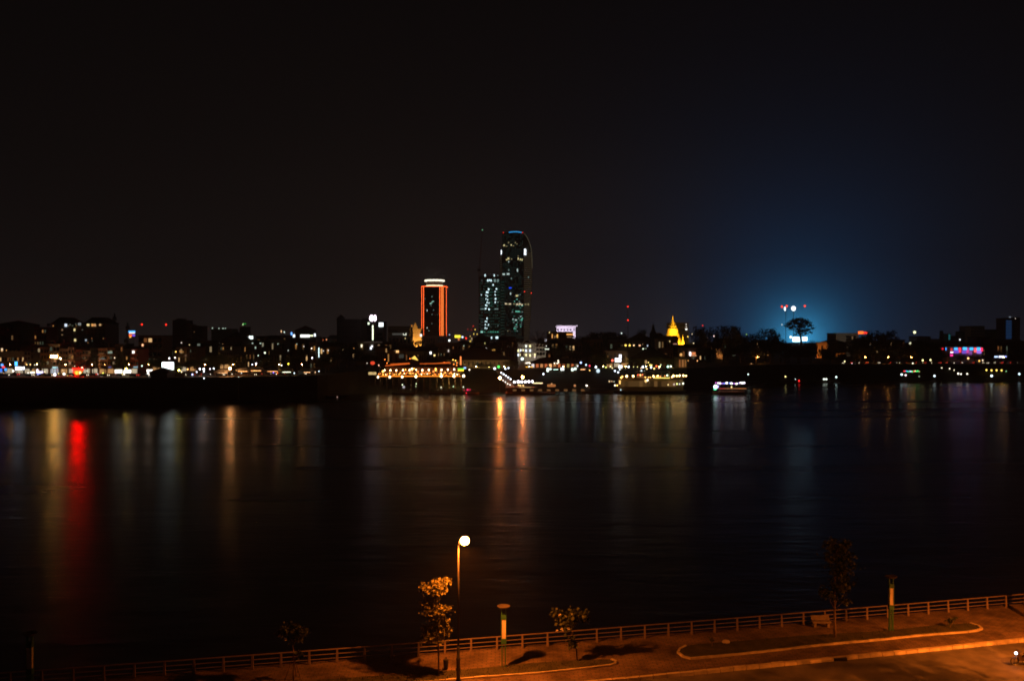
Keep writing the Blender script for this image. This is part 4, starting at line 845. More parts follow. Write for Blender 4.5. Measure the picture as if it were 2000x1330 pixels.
bld('pale three-storey house with small windows left of the big hip roof', 3, 1400, 1662, 625, 620, 'pink', dep=18, nf=3, nc=8, wh=.4, ww=.3, lits=[(1530, 694, 10, 22, em(WHT, 1, False))])
bld('long cream hall under a great dark hip roof right of the restaurant', 4, -60, 640, 795, 575, 'cream', 'hip', 25, 34, 1, 15, wh=.5, ww=.3, rmat=tile)
bld('dark house with yellow lit attic between the glass towers and the hip roof', 4, 380, 560, 650, 760, 'dark', 'hip', 9, 20, lits=[(385, 672, 10, 20, em(WHT, 1.5, False)), (466, 684, 34, 14, em((1, .5, .1), .8, False)), (372, 612, 8, 20, em((1, .9, .3), .6, False))])
# hotel
W1 = em((.9, .95, .85), 3, False); W2 = em((1, .9, .45), 2, False); W3 = em((.8, .88, 1), 3.5, False)
its = []
for (x, y, m_) in [(875, 160, W1), (953, 160, W2), (722, 248, W2), (770, 248, W3), (818, 248, W2), (875, 248, W3), (953, 248, W3), (722, 333, W3), (770, 333, W2), (818, 335, W2), (875, 333, W2), (953, 342, W2), (1048, 330, W2)]: its.append((x, y, 22, 44, m_))
t = bld('white hotel with three rows of tall lit windows and a balconied wing', 10, 715, 1060, 118, 640, 'white', dep=20, lits=its)
a, b_ = zat(10, 1060, 125, 642), zat(10, 1260, 125, 642); M().box(a.x, 642, GZ, b_.x, 660, a.z).build('wing', white, t)
for r_ in range(3):
    for c_ in range(3): p = zat(10, 1100 + c_ * 62, 155 + r_ * 75, 642); put('window', 'box', glassd, t, (p.x, 641.95, p.z), (1.5, .15, 1.7))
    p = zat(10, 1150, 182 + r_ * 78, 641); M().box(a.x, 640.6, p.z, b_.x, 641.9, p.z + .3).build('balcony', white, t)
for y in (118, 208, 292): p = zat(10, 0, y, 639.6); M().box(zat(10, 710, 0, 640).x, 639.2, p.z - .2, zat(10, 1062, 0, 640).x, 639.95, p.z + .2).build('cornice', white, t)
lit(t, 10, [(1283, 218, 84, 20, em((.9, 1, .8), 1.2)), (1045, 376, 18, 16, em((1, .8, .75), 6))], 640)
M().prismy([(zat(10, 1070, 0, 638).x, zat(10, 0, 385, 638).z), (zat(10, 1140, 0, 638).x, zat(10, 0, 385, 638).z), (zat(10, 1140, 0, 638).x, zat(10, 0, 330, 638).z)], 636, 639).build('stair_roof', white, t)
p = zat(10, 1050, 0, 620); flood((p.x, 625, GZ + 1), (p.x, 640, 22), (1, .8, .6), 2500, 1, 'floodlight at the foot of the white hotel', 2.2)
# floodlit white block
t = bld('square white block floodlit in pale purple on the skyline', 4, 1145, 1352, 432, 1000, 'white', dep=26, nf=4, nc=6, wh=.28, ww=.4)
M().box(zat(4, 1145, 0, 999).x - .6, 998.6, zat(4, 0, 432, 1000).z, zat(4, 1372, 0, 999).x, 1000.1, zat(4, 0, 422, 1000).z).build('cornice', white, t)
for x in (1190, 1310): p = zat(4, x, 0, 975); flood((p.x, 978, 24), (p.x, 1000, 36), (.72, .6, .85), 42000, 1, f'floodlight facing the {"left" if x < 1200 else "right"} half of the pale purple block', 2.3)
t = bld('orange lit lower block in front of the pale purple block', 4, 1050, 1325, 497, 900, 'brown', dep=20, nf=3, nc=11, lits=[(1100, 535, 12, 44, W_o), (1155, 535, 16, 40, em((1, .5, .1), 1.2, False)), (1130, 545, 14, 30, W_d), (1290, 517, 70, 16, em((1, .45, .1), 1.1, False)), (1285, 545, 50, 8, W_d), (1070, 495, 8, 14, W_y), (1027, 580, 22, 28, em((.95, .9, 1), 1.4))])
# long restaurant pavilion row and market
shr, sho = em((1, .25, .08), .55), em((1, .42, .15), .6)
t = thing('pavilion_row', 'long low pavilion with a dark roof and reddish orange lit openings', 'pavilion', (*zat(4, 1130, 0, 580).xy, GZ))
a, b_ = zat(4, 870, 830, 580), zat(4, 1400, 830, 580)
M().hip(a.x - 1, 578, b_.x + 1, 600, a.z, zat(4, 0, 770, 580).z, 8).build('roof', tile, t)
M().box(a.x, 590, GZ, b_.x, 591, a.z).build('wall', brown, t)
for i in range(12):
    xx = a.x + (b_.x - a.x) * i / 11; M().tube((xx, 580, GZ), (xx, 580, a.z), .2, n=6).build('post', wood, t)
for i, m_ in enumerate([em((.9, .8, .8), 1.1), shr, sho, shr, em((1, .5, .2), 1.4), sho, shr, em((1, .3, .12), .3), em((.9, .7, .2), .35), shr, em((.8, .6, .3), .3)]):
    x0 = a.x + (b_.x - a.x) * (i + .2) / 11; x1 = a.x + (b_.x - a.x) * (i + .8) / 11; M().box(x0, 589, a.z - 3.2, x1, 589.6, a.z - .5).build('lit_opening', m_, t)
for (x, y) in ((820, 826), (832, 824), (848, 822), (858, 828), (1125, 828), (1155, 828), (1168, 818), (1165, 800)): put('bulb', 'ball', em((1, .85, .6), 8), t, zat(4, x, y, 578), .45)
panel('orange-yellow lit sign below the string of small lamps', 4, 803, 888, 865, 880, 560, (1, .5, .05), 3, extra=[(852, 868, 16, 20, em(WHT, 9))])
tent('white-green glowing market stall, widest of the row', 4, 1025, 1095, 868, 882, 552, (.75, 1, .85), 60)
tent('greenish market stall between the two brightest stalls', 4, 1100, 1180, 872, 886, 552, (.6, 1, .8), 25)
tent('brightest white market stall of the row', 4, 1184, 1236, 868, 882, 552, (.85, 1, .9), 80)
tent('green-white market stall right of the brightest stall', 4, 1300, 1375, 868, 882, 554, (.7, 1, .75), 50)
tent('orange market stall at the right end of the stall row', 4, 1395, 1475, 872, 886, 554, (1, .5, .2), 25)
tent('small warm lit stall under the orange-yellow sign', 4, 800, 905, 882, 896, 556, (1, .55, .2), 25)
for (x0, x1, y0, y1, col, L, lb) in ((1040, 1062, 880, 920, (.85, 1, .9), 6, 'white lit panel at the left end of the green-white stalls'), (1066, 1092, 882, 900, (.8, 1, .9), 3, 'dim white lit panel in the widest market stall'), (1192, 1228, 876, 906, (.88, 1, .93), 7, 'square white lit panel in the brightest stall'), (1306, 1330, 880, 912, (.75, 1, .8), 4, 'green-white lit panel in the stall right of the brightest one'), (1338, 1362, 876, 900, (.8, 1, .9), 4, 'narrow green-white lit panel near the orange stall')):
    panel(lb, 4, x0, x1, y0, y1, 551, col, L)
t = thing('monument_column', 'dim grey stepped monument column behind the ramp lamps', 'monument', (*zat(4, 775, 0, 556).xy, GZ))
p = zat(4, 775, 0, 556); m = M()
for w_, z0, z1 in ((2.6, 0, 1.2), (2.0, 1.2, 2.6), (1.3, 2.6, 8), (1.0, 8, 11)): m.box(p.x - w_, 556 - w_, GZ + z0 - .2, p.x + w_, 556 + w_, GZ + z1)
m.build('shaft', grey, t); put('lamp', 'ball', em((.75, 1, .9), 14), t, (p.x, 554.4, zat(4, 0, 780, 556).z), .8)
Lc = [(4, 478, 885, 556, em((.9, .92, 1), 40), .75, 'white lamp'), (4, 520, 866, 556, em((.08, 1, .12), 5), .95, 'round green lit bush lamp'), (4, 372, 912, 556, em((.9, .95, .8), 10), .5, 'white lamp'), (4, 400, 918, 556, em((1, .7, .3), 5), .4, 'warm lamp'), (4, 592, 890, 556, em(COOL, 38), .65, 'cool white lamp'), (4, 627, 880, 558, em(COOL, 30), .55, 'cool white lamp'),
      (4, 737, 880, 556, em((.75, .82, 1), 30), .6, 'cool white lamp'), (4, 760, 826, 590, em((.8, .85, 1), 10), .5, 'cool white lamp'), (4, 205, 898, 556, em((1, .9, .75), 16), .5, 'white lamp'), (4, 1005, 945, 545, em((.72, .8, 1), 30), .62, 'cool white lamp'), (4, 1410, 822, 575, em((.35, .5, 1), 20), .75, 'bluish lamp'), (4, 1375, 858, 570, em(COOL, 12), .5, 'cool white lamp'),
      (4, 1466, 845, 575, em((.6, .85, 1), 14), .6, 'cool white lamp'), (4, 1505, 856, 575, em((1, .05, .1), 2.5), .7, 'red lamp'), (4, 1573, 868, 560, em((.7, .85, 1), 45), .75, 'cool white lamp'), (4, 1438, 885, 560, em((1, .75, .55), 10), .5, 'warm lamp'), (4, 1505, 905, 556, em((1, .6, .15), 8), .5, 'orange lamp'), (4, 1473, 1070, 530, em((1, .85, .7), 40), .55, 'warm lamp low on the bank'),
      (4, 1345, 1070, 532, em((1, .4, .15), .6), .9, 'dim orange lamp low on the bank'), (11, 312, 945, 552, em(COOL, 30), .6, 'cool white lamp'), (11, 360, 965, 550, em(COOL, 30), .6, 'cool white lamp'), (11, 384, 925, 554, em(COOL, 16), .45, 'cool white lamp'), (11, 516, 885, 556, em((.75, .88, 1), 35), .68, 'cool white lamp'), (11, 728, 887, 556, em((.7, .85, 1), 42), .75, 'cool white lamp'),
      (11, 848, 893, 556, em((.8, .86, 1), 38), .7, 'cool white lamp'), (11, 1098, 882, 556, em((.4, 1, .8), 34), .7, 'green-white lamp'), (11, 1140, 878, 558, em((.9, 1, .75), 25), .65, 'white lamp'), (11, 994, 855, 565, em((.9, 1, .6), 5), .4, 'yellow-white lamp'), (11, 245, 882, 560, em((1, .9, .45), 10), .5, 'yellow-white lamp'), (11, 272, 905, 558, em((1, .85, .4), 7), .45, 'yellow-white lamp'),
      (11, 178, 892, 562, em((.8, .9, .2), 4), .6, 'yellow-white lamp'), (11, 588, 885, 562, em((1, .85, .3), 4), .35, 'yellow-white lamp'), (11, 646, 885, 562, em((1, .9, .3), 5), .35, 'yellow-white lamp'), (11, 700, 905, 560, em((1, .65, .4), 3), .5, 'orange lamp'), (11, 785, 915, 556, em((1, .7, .3), 4), .6, 'orange lamp'), (11, 895, 910, 556, em((1, .65, .2), 5), .7, 'orange lamp'),
      (11, 928, 875, 560, em((1, .15, .04), 3), .8, 'red lamp'), (11, 963, 905, 556, em((1, .45, .3), 4), .5, 'orange lamp'), (11, 808, 820, 575, em((1, .75, .2), 4), .5, 'yellow lamp'), (11, 835, 860, 575, em((1, .7, .15), 3), .8, 'yellow lamp'), (11, 858, 862, 575, em((1, .75, .2), 3), .6, 'yellow lamp'), (11, 705, 945, 552, em((.75, .95, 1), 5), .6, 'cool white lamp'), (11, 750, 945, 552, em((.75, .95, 1), 4), .45, 'cool white lamp'),
      (11, 62, 945, 552, em((.7, .9, 1), 1.2), 1.3, 'dim bluish lamp'), (11, 30, 888, 560, em((.65, .8, 1), 8), .4, 'cool white lamp'), (11, 275, 790, 575, em((1, .15, .08), 2), 1.0, 'red lamp'), (11, 1480, 535, 760, em((1, .8, .4), 2), .7, 'warm lamp'), (11, 412, 388, 1000, em((.8, .95, .85), 2.5), .9, 'greenish white lamp'), (11, 1460, 400, 1000, em((1, .8, .5), .9), 1.1, 'warm lamp'), (11, 1394, 438, 900, em((1, .6, .1), 3), .9, 'orange lamp')]
for (n, x, y, Yl, m_, r, ph) in Lc: lamp(n, x, y, Yl, m_, r, ph, 'near')
panel('big white lit screen with a jagged top on the quay building', 11, 312, 405, 755, 812, 570, (.95, .94, 1), 10, 'screen', 'lit_screen', extra=[(390, 728, 34, 52, em((.93, .93, 1), 9))])
panel('small white lit kiosk face under the big white screen', 11, 365, 420, 862, 905, 566, (.95, .97, 1), 9, 'kiosk', 'lit_kiosk')
# quay building behind the screen, houses towards the stupa
bld('cream quay building lit from the front behind the big white screen', 11, 180, 500, 672, 585, 'cream', dep=16, nf=3, nc=6, ww=.35, wh=.5, shop=[sh_o, sh_w], lits=[(490, 800, 40, 90, em((1, .55, .15), .25, False))])
bld('house with a row of round yellow lamps under its eave', 11, 400, 700, 630, 680, 'cream', dep=18, nf=0, nc=0, lits=[(470, 566, 26, 26, em(YEL, 4)), (530, 566, 24, 26, em(YEL, 4)), (592, 566, 20, 20, em((1, .65, .3), 2.5)), (678, 568, 26, 20, em((1, .5, .25), 1.8)), (795, 572, 14, 24, em(COOL, 1)), (420, 566, 10, 10, W_d), (730, 618, 22, 18, em((.85, 1, .7), 1.5)), (778, 622, 20, 18, em((.85, 1, .7), 1.3)), (826, 620, 22, 20, em((.85, 1, .7), 1.8))])
bld('dark hall with a great curved roof in front of the golden stupa', 11, 640, 1160, 760, 610, 'brown', 'hip', 22, 34, 1, 10)
bld('brownish temple hall with one yellow lit window and steep roof', 11, 555, 870, 480, 800, 'pink', 'hip', 13, 26, 2, 6, [(597, 497, 26, 50, em((1, .65, .15), 2.2))], ww=.3, wh=.4)
bld('pale gabled temple wing right of the brownish temple hall', 11, 930, 1060, 450, 820, 'white', 'front', 9, 26, 0, 0)
bld('pinkish long wing with a lit eave below the stupa', 11, 1060, 1250, 470, 840, 'pink', 'gable', 6, 20, 1, 8, [(1160, 546, 150, 12, em((1, .5, .35), .5, False))])
bld('dark shuttered house under the golden stupa', 11, 1150, 1280, 575, 700, 'dark', dep=16, nf=3, nc=2, ww=.8, wh=.4)
t = thing('temple_chimney', 'dark tall chimney spire standing beside the brownish temple hall', 'chimney', (*zat(11, 880, 0, 770).xy, GZ))
p = zat(11, 880, 250, 770); M().lathe((p.x, 770, GZ), [(3.2, 0), (3.0, 22), (1.4, 25), (1.1, p.z - GZ - 3), (.3, p.z - GZ)], 8).build('stack', dark, t)
bld('pink house with a bright white lamp and orange windows right of the stupa', 5, 1065, 1240, 662, 660, 'pink', 'hip', 7, 16, 1, 5, [(1152, 727, 18, 42, em((.98, .95, 1), 6)), (1190, 722, 40, 26, em((1, .3, .1), .9)), (1190, 745, 60, 12, em((1, .45, .2), .7)), (1052, 735, 24, 30, em((1, .5, .15), 1))])
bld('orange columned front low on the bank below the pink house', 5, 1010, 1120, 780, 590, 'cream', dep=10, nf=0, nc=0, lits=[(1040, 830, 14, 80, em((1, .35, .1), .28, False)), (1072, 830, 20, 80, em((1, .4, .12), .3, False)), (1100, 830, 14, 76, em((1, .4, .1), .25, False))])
# lit belfry
t = thing('bell_tower', 'small square bell tower lit orange among dark trees', 'bell tower', (*zat(5, 1470, 0, 690).xy, GZ))
a, b_ = zat(5, 1436, 0, 688), zat(5, 1502, 0, 688); zt = zat(5, 0, 668, 688).z; zm = zat(5, 0, 740, 688).z
M().box(a.x, 688, GZ, b_.x, 688 + (b_.x - a.x), zm).build('base', cream, t)
for dx in (0, .5, 1):
    for dy in (0, 1): M().box(a.x + (b_.x - a.x - 1.2) * dx, 688 + (b_.x - a.x - 1.2) * dy, zm, a.x + (b_.x - a.x - 1.2) * dx + 1.2, 688 + (b_.x - a.x - 1.2) * dy + 1.2, zt).build('pillar', cream, t)
M().hip(a.x - .8, 687.2, b_.x + .8, 689 + (b_.x - a.x), zt, zt + 2.4).build('roof', tile, t)
flood((a.x + 3, 679, GZ), (a.x + 4, 688, zm + 4), (1, .4, .12), 3800, 1, 'floodlight at the foot of the small bell tower', 1.4)
# golden stupa
Ys = 900
t = thing('golden_stupa', 'golden bell-shaped stupa with a needle spire, floodlit yellow', 'stupa', (*zat(11, 1236, 0, Ys).xy, GZ))
p = zat(11, 1250, 0, Ys); gold = mat('gilded_stone', (.75, .5, .12), .5, .0, var=.15, scale=.6)

def sz(y): return zat(11, 0, y, Ys).z
k_ = Ys / F / 7.6 * 1.32
pr = [(112, 600), (112, 500), (104, 498), (104, 470), (96, 468), (84, 440), (80, 436), (74, 410), (66, 380), (62, 345), (58, 318), (50, 300), (38, 294), (42, 286), (42, 272), (32, 270), (32, 262), (27, 258), (30, 250), (25, 246), (26, 238), (21, 234), (22, 224), (17, 220), (18, 210), (13, 206), (14, 196), (10, 190), (8, 178), (5, 150), (3, 125), (1, 98)]
M().lathe((p.x, Ys + 30, 0), [(r * k_, sz(y)) for r, y in pr], 24).build('bell', gold, t, True)
M().box(p.x - 116 * k_, Ys + 30 - 116 * k_, GZ, p.x + 116 * k_, Ys + 30 + 116 * k_, sz(590)).build('base', gold, t)
for s in (-1, 1):
    M().lathe((p.x + s * 98 * k_, Ys + 30 - 100 * k_, sz(590)), [(2, 0), (1.8, 3), (1.2, 5), (.5, 8), (.1, 12)], 10).build('corner_spire', gold, t)
for s in (-1, 1):
    flood((p.x + s * 13, Ys + 4, sz(600)), (p.x, Ys + 30, sz(330)), (1, .6, .05), 100000, 1, f'floodlight on the {"left" if s < 0 else "right"} corner before the golden stupa', 1.7)
flood((p.x, Ys + 8, sz(560)), (p.x, Ys + 30, sz(180)), (1, .6, .06), 80000, 1, 'floodlight aimed at the needle spire of the stupa', .9)
t = bld('pinkish grey block with lit stairwell behind the golden stupa', 11, 1120, 1405, 240, 1150, 'pink', dep=20, nf=6, nc=9, wh=.5, ww=.55, lits=[(1370, 255, 14, 14, em(WHT, 1, False)), (1370, 292, 14, 14, em(WHT, .9, False)), (1370, 328, 26, 22, em((.95, 1, .9), 2.5, False)), (1160, 268, 60, 8, em((1, .3, .2), .5, False)), (1150, 310, 40, 20, em((1, .4, .3), .25, False))])
t = mast('tall thin radio mast with two red beacons left of the stupa', 5, 478, 205, 1300, 1.0, False)
for y in (216, 362): put('beacon', 'ball', em(RED, 6), t, zat(5, 478, y, 1298), 1.1)
lamp(5, 1288, 420, 1100, em(RED, 2.5), .9, label='faint red beacon on a thin mast right of the stupa', cat='beacon', name='beacon')
lamp(5, 1413, 533, 720, em((1, .7, .6), 8), .8, label='pinkish white lamp high among the dark trees', cat='lamp')
for (x, y, m_, r, ph) in ((1130, 800, em((1, .4, .1), 1), .5, 'dim orange lamp'), (1230, 802, em((1, .45, .15), 2), .5, 'dim orange lamp')): lamp(5, x, y, 600, m_, r, ph, 'near')

# ---- terrace restaurant
Yr = 515
t = thing('terrace_restaurant', 'long terrace restaurant with a red edged roof and hundreds of bulbs on the bank', 'restaurant', (*zat(9, 1000, 0, Yr).xy, zat(9, 0, 520, Yr).z))
zd = zat(9, 0, 500, Yr).z; a = zat(9, 240, 0, Yr).x; b_ = zat(9, 1880, 0, Yr).x
M().box(a, Yr, zd - .5, b_, Yr + 16, zd).build('platform', wood, t)
st = M()
for i in range(14):
    xx = a + 1 + (b_ - a - 2) * i / 13
    for yy in (Yr + .6, Yr + 8): st.tube((xx, yy, max(0, gz(xx, yy) - 1)), (xx, yy, zd - .5), .25, n=6)
st.build('stilts', wood, t)
z_e = zat(9, 0, 318, Yr).z; z_m = zat(9, 0, 262, Yr).z; z_r = zat(9, 0, 215, Yr).z
M().hip(a - 1, Yr - .6, b_ + 1, Yr + 16.6, z_e, z_m, 6).hip(a + 6, Yr + 2, b_ - 6, Yr + 14, z_m - .8, z_r + .6, 3.5).build('roof', tile, t)
gx = zat(9, 960, 0, Yr).x
M().prismy([(gx - 5.5, z_m - 1), (gx + 5.5, z_m - 1), (gx, zat(9, 0, 95, Yr).z)], Yr - .9, Yr + 8).build('gable', tile, t)
M().prismy([(gx - 2.2, zat(9, 0, 150, Yr).z), (gx + 1.8, zat(9, 0, 190, Yr).z), (gx - .2, zat(9, 0, 95, Yr).z)], Yr - 1.15, Yr - .92).build('gable_light', em((1, .62, .1), 1.6), t)
nr = em((1, .16, .02), .8)
for x0, y0, x1, y1 in ((380, 292, 860, 252), (1050, 255, 1660, 240), (480, 262, 850, 240), (1330, 252, 1640, 222)):
    p, q = zat(9, x0, y0, Yr), zat(9, x1, y1, Yr); M().tube((p.x, Yr - .8, p.z), (q.x, Yr - .8, q.z), .22 if y0 < 280 else .3, n=5).build('roof_edge_light', nr, t)
M().tube((a + 1, Yr - .3, zd + .1), (b_ - 1, Yr - .3, zd + .12), .2, n=5).build('deck_edge_light', em((1, .28, .02), 4), t)
for i in range(15):
    xx = a + .6 + (b_ - a - 1.2) * i / 14; M().tube((xx, Yr + .4, zd), (xx, Yr + .4, z_e), .16, n=6).build('post', wood, t)
M().box(a + 2, Yr + 12, zd, b_ - 2, Yr + 12.3, z_e - .4).build('back_wall', mat('restaurant_wall', (.35, .16, .08), .8), t)
for i in range(10):
    xx = a + 4 + (b_ - a - 8) * i / 9; M().box(xx - 1.4, Yr + 2.5, zd + .7, xx + 1.4, Yr + 3.6, zd + .8).box(xx - .1, Yr + 2.9, zd, xx + .1, Yr + 3.2, zd + .7).build('table', wood, t)
bw, by, bo = em((1, .72, .38), 14, raw=True), em((1, .45, .07), 7, raw=True), em((1, .22, .03), 6, raw=True)
for x, y, m_, r in [(365, 170, bo, .3), (408, 240, bo, .3), (248, 285, em((1, .5, .3), 9), .4), (858, 155, bo, .3), (893, 200, bo, .3), (890, 240, bw, .42), (1003, 155, by, .35), (1020, 195, by, .35), (1040, 238, bo, .35), (1525, 230, bo, .3), (1697, 178, by, .35), (1748, 190, by, .35), (1712, 265, bo, .35), (1775, 238, bo, .3), (1768, 285, bo, .3), (968, 180, by, .3),
                   (330, 405, by, .75), (362, 380, bw, .45), (478, 382, bw, .5), (592, 382, bw, .42), (720, 380, bw, .5), (770, 370, by, .38), (848, 380, bw, .5), (895, 350, bw, .5), (900, 378, by, .42), (937, 350, by, .42), (978, 375, bw, .4), (1100, 377, bw, .52), (1225, 375, bw, .5), (1360, 358, by, .6), (1358, 385, by, .42), (1473, 375, bw, .5), (1597, 370, bw, .5), (1720, 365, bw, .5),
                   (235, 515, bw, .62), (463, 510, bw, .66), (705, 510, bw, .66), (973, 505, bw, .72), (1440, 495, by, .4), (1472, 498, bw, .72), (1716, 493, bw, .8), (1905, 492, bw, .8)]:
    put('bulb', 'ball', m_, t, zat(9, x, y, Yr - .5 if y > 480 or y < 300 else Yr + R.uniform(.2, 3)), (r * .72, r * .72, r * .9))
for i in range(46):
    x = 250 + i * 35 + R.uniform(-12, 12); put('bulb', 'ball', R.choice([by, by, bo, bw, bo]), t, zat(9, x, R.choice([440, 455, 468, 462]) + R.uniform(-14, 8), Yr + R.uniform(.3, 6)), R.uniform(.16, .28))
for i in range(20):
    x = 300 + i * 72 + R.uniform(-20, 20); p = zat(9, x, R.uniform(390, 440), Yr + 11.8); put('lantern', 'box', em((1, .3, .06), R.choice([.5, 1, 1.6])), t, p, (R.uniform(.5, 1.2), .2, R.uniform(.6, 1.6)))
t2 = thing('entrance_sign', 'small sign glowing in blue, green and yellow bands at the restaurant end', 'sign', (*zat(9, 1870, 0, Yr).xy, zd))
M().box(zat(9, 1795, 0, Yr).x, Yr - 1, zd, zat(9, 1810, 0, Yr).x, Yr - .8, zat(9, 0, 340, Yr).z).build('post', metal, t2)
lit(t2, 9, [(1930, 335, 46, 30, em((.25, .45, 1), 3)), (1850, 352, 120, 16, em((.1, .8, .1), 1.6)), (1855, 372, 120, 14, em((.7, .9, .05), 2)), (1850, 392, 115, 16, em((1, .55, .03), 3))], Yr - 1.2, 'lit_band')
t2 = thing('orange_light_column', 'slender vertical orange light column behind the restaurant end', 'light column', (*zat(9, 1848, 0, Yr + 18).xy, GZ - 1))
p, q = zat(9, 1848, 110, Yr + 18), zat(9, 1848, 290, Yr + 18); M().box(p.x - .35, Yr + 18, GZ - 2, p.x + .35, Yr + 18.6, q.z).build('post', metal, t2)
M().tube((p.x, Yr + 17.8, q.z), (p.x, Yr + 17.8, p.z), .4, n=8).build('tube', em((1, .25, .06), 1.6), t2)
t2 = thing('red_ornament', 'small red lit ornament at the left end of the restaurant roof', 'ornament', (*zat(9, 135, 0, Yr).xy, zat(9, 0, 440, Yr).z))
M().tube(zat(9, 135, 440, Yr), zat(9, 135, 250, Yr), .15).build('post', wood, t2)
M().ball(zat(9, 128, 240, Yr), 1.3, 8, .8).build('lantern', em((1, .08, .03), .9), t2)
o = thing('lit_awning', 'pale yellow lit awning at the left end of the restaurant', 'awning', (*zat(9, 110, 0, Yr).xy, zat(9, 0, 480, Yr).z))
M().box(zat(9, 45, 0, Yr).x, Yr, zat(9, 0, 470, Yr).z, zat(9, 185, 0, Yr).x, Yr + 3, zat(9, 0, 420, Yr).z).build('cover', em((1, .7, .28), .7), o)
for x in (55, 175): M().tube((zat(9, x, 0, Yr).x, Yr + 1, 4), (zat(9, x, 0, Yr).x, Yr + 1, zat(9, 0, 470, Yr).z), .12).build('post', wood, o)
lamp(9, 20, 243, 545, em((1, .85, .7), 4), .3, label='small white lamp left of the red lit ornament')
lamp(3, 1755, 898, 550, em((1, .9, .75), 16), .5, label='white lamp on the bank right of the banded entrance sign')
for x, y, m_, r, ph in ((1030, 1060, em((.9, 1, .6), 6), .4, 'yellow-white lamp'), (1180, 1050, em((.8, .9, .5), 2), .4, 'yellow-white lamp'), (1176, 1078, em((.8, .9, .5), 1), .4, 'yellow-white lamp'), (1450, 1090, em((1, .9, .6), 2), .5, 'yellow-white lamp'), (1582, 1080, em((.8, 1, .6), 2.5), .35, 'yellow-white lamp'), (1690, 1085, em((.9, 1, .75), 7), .38, 'yellow-white lamp'), (316, 1048, em((1, .5, .2), .3), .4, 'dim orange lamp')):
    lamp(3, x, y, 509, m_, r, ph + ' low on the bank', 'below', zb=.3)
for x, y, e in ((1600, 1010, 2600), (1440, 1010, 900)):
    p = zat(3, x, 990, 532); flood((p.x, 518, 4.5), (p.x + 2, 534, 8.5), (1, .8, .2), e, 1, f'{"brighter" if e > 2000 else "dimmer"} yellow light washing the grassy bank below the restaurant', 2.6)

# ---- ramp, pontoon and its lamps
t = thing('landing_ramp', 'sloping gangway edged with two rows of white globe lamps', 'gangway', (*zat(10, 480, 0, 515).xy, 4))
u0, u1 = zat(10, 390, 720, 524), zat(10, 650, 920, 500); v0, v1 = zat(10, 330, 750, 534), zat(10, 560, 950, 505)
P0, P1 = Vector((zat(10, 350, 0, 536).x, 540, GZ)), Vector((zat(10, 640, 0, 503).x, 503, 1.7))
s = Vector((2.0, 0, 0))
M().add([P0 - s, P0 + s, P1 + s, P1 - s] + [q_ - Vector((0, 0, .35)) for q_ in (P0 - s, P0 + s, P1 + s, P1 - s)], [(0, 3, 2, 1), (4, 5, 6, 7), (0, 1, 5, 4), (1, 2, 6, 5), (2, 3, 7, 6), (3, 0, 4, 7)]).build('deck', mat('ramp_deck', (.35, .35, .33), .7), t)
rows_ = [[(392, 680, 528), (437, 708, 523), (482, 738, 518), (528, 770, 513), (573, 805, 508)], [(425, 830, 514), (472, 860, 510), (516, 895, 506), (563, 915, 503)]]
for ri, row in enumerate(rows_):
    for i, (x, y, Yl) in enumerate(row):
        p = zat(10, x, y, Yl); put('lamp_globe', 'ball', em((.85, .92, 1), 30) if ri == 0 else em((1, .95, .8), 12), t, p, .42 if ri == 0 else .32)
        put('lamp_post', 'pole', metal, t, (p.x, p.y, max(.6, p.z - 4)), (.07, .07, min(4, p.z - .6)))
t = thing('floating_pontoon', 'long reddish brown floating landing stage under a row of white lamps', 'pontoon', (*zat(10, 900, 0, 498).xy, 0))
a, b_ = zat(10, 470, 0, 496), zat(10, 1460, 0, 496)
M().add([(a.x, 496, .9), (b_.x, 496, .9), (b_.x, 510, .9), (a.x, 510, .9), (a.x + 2, 497, -.6), (b_.x - 3, 497, -.6), (b_.x - 3, 509, -.6), (a.x + 2, 509, -.6)], [(0, 1, 2, 3), (0, 4, 5, 1), (1, 5, 6, 2), (2, 6, 7, 3), (3, 7, 4, 0)]).build('hull', mat('pontoon_hull', (.14, .05, .03), .7), t)
m = M(); M().box(a.x + 1, 498, .9, b_.x - 12, 508, 3.6).build('cabin', mat('pontoon_cabin', (.25, .12, .07), .7), t)
M().box(a.x, 497, 3.6, b_.x - 10, 509, 3.85).build('deck', wood, t)
M().tube((a.x + 14, 496.9, 4.0), (b_.x - 20, 496.9, 4.0), .12).build('deck_edge_light', em((1, .6, .2), .8), t)
for i in range(9): put('window', 'box', em((1, .45, .15), .15), t, (a.x + 5 + i * 4.6, 497.95, 2.4), (2, .1, 1))
rl = M()
for i in range(22): xx = a.x + .5 + (b_.x - a.x - 11) * i / 21; rl.tube((xx, 497.1, 3.85), (xx, 497.1, 4.9), .04, n=4)
rl.tube((a.x + .5, 497.1, 4.9), (b_.x - 10.5, 497.1, 4.9), .05, n=4).build('railing', metal, t)
for x, y, L_, r in ((645, 862, 35, .6), (722, 855, 45, .72), (790, 858, 45, .66), (860, 856, 45, .66), (930, 852, 45, .62), (997, 850, 45, .6)):
    p = zat(10, x, y, 499); put('lamp_globe', 'ball', em((1, .95, 1), L_), t, p, r); put('lamp_post', 'pole', metal, t, (p.x, 499, 3.8), (.07, .07, max(.2, p.z - 3.9)))
for i in range(12): put('bulb', 'ball', em((1, .75, .35), 5), t, zat(10, 1015 + i * 16, 882 + R.uniform(-4, 4), 499), .28)
for x in (730, 765, 820): put('bulb', 'ball', em((1, .6, .2), 8), t, zat(10, x, 930 if x > 760 else 920, 497), .4)
put('canopy_light', 'box', em((1, .35, .1), .4), t, zat(10, 1370, 930, 500), (4.5, 1, 1.4)); put('canopy_light', 'box', em((1, .5, .2), 1.2), t, zat(10, 1375, 905, 500), (.5, .5, 1.2))
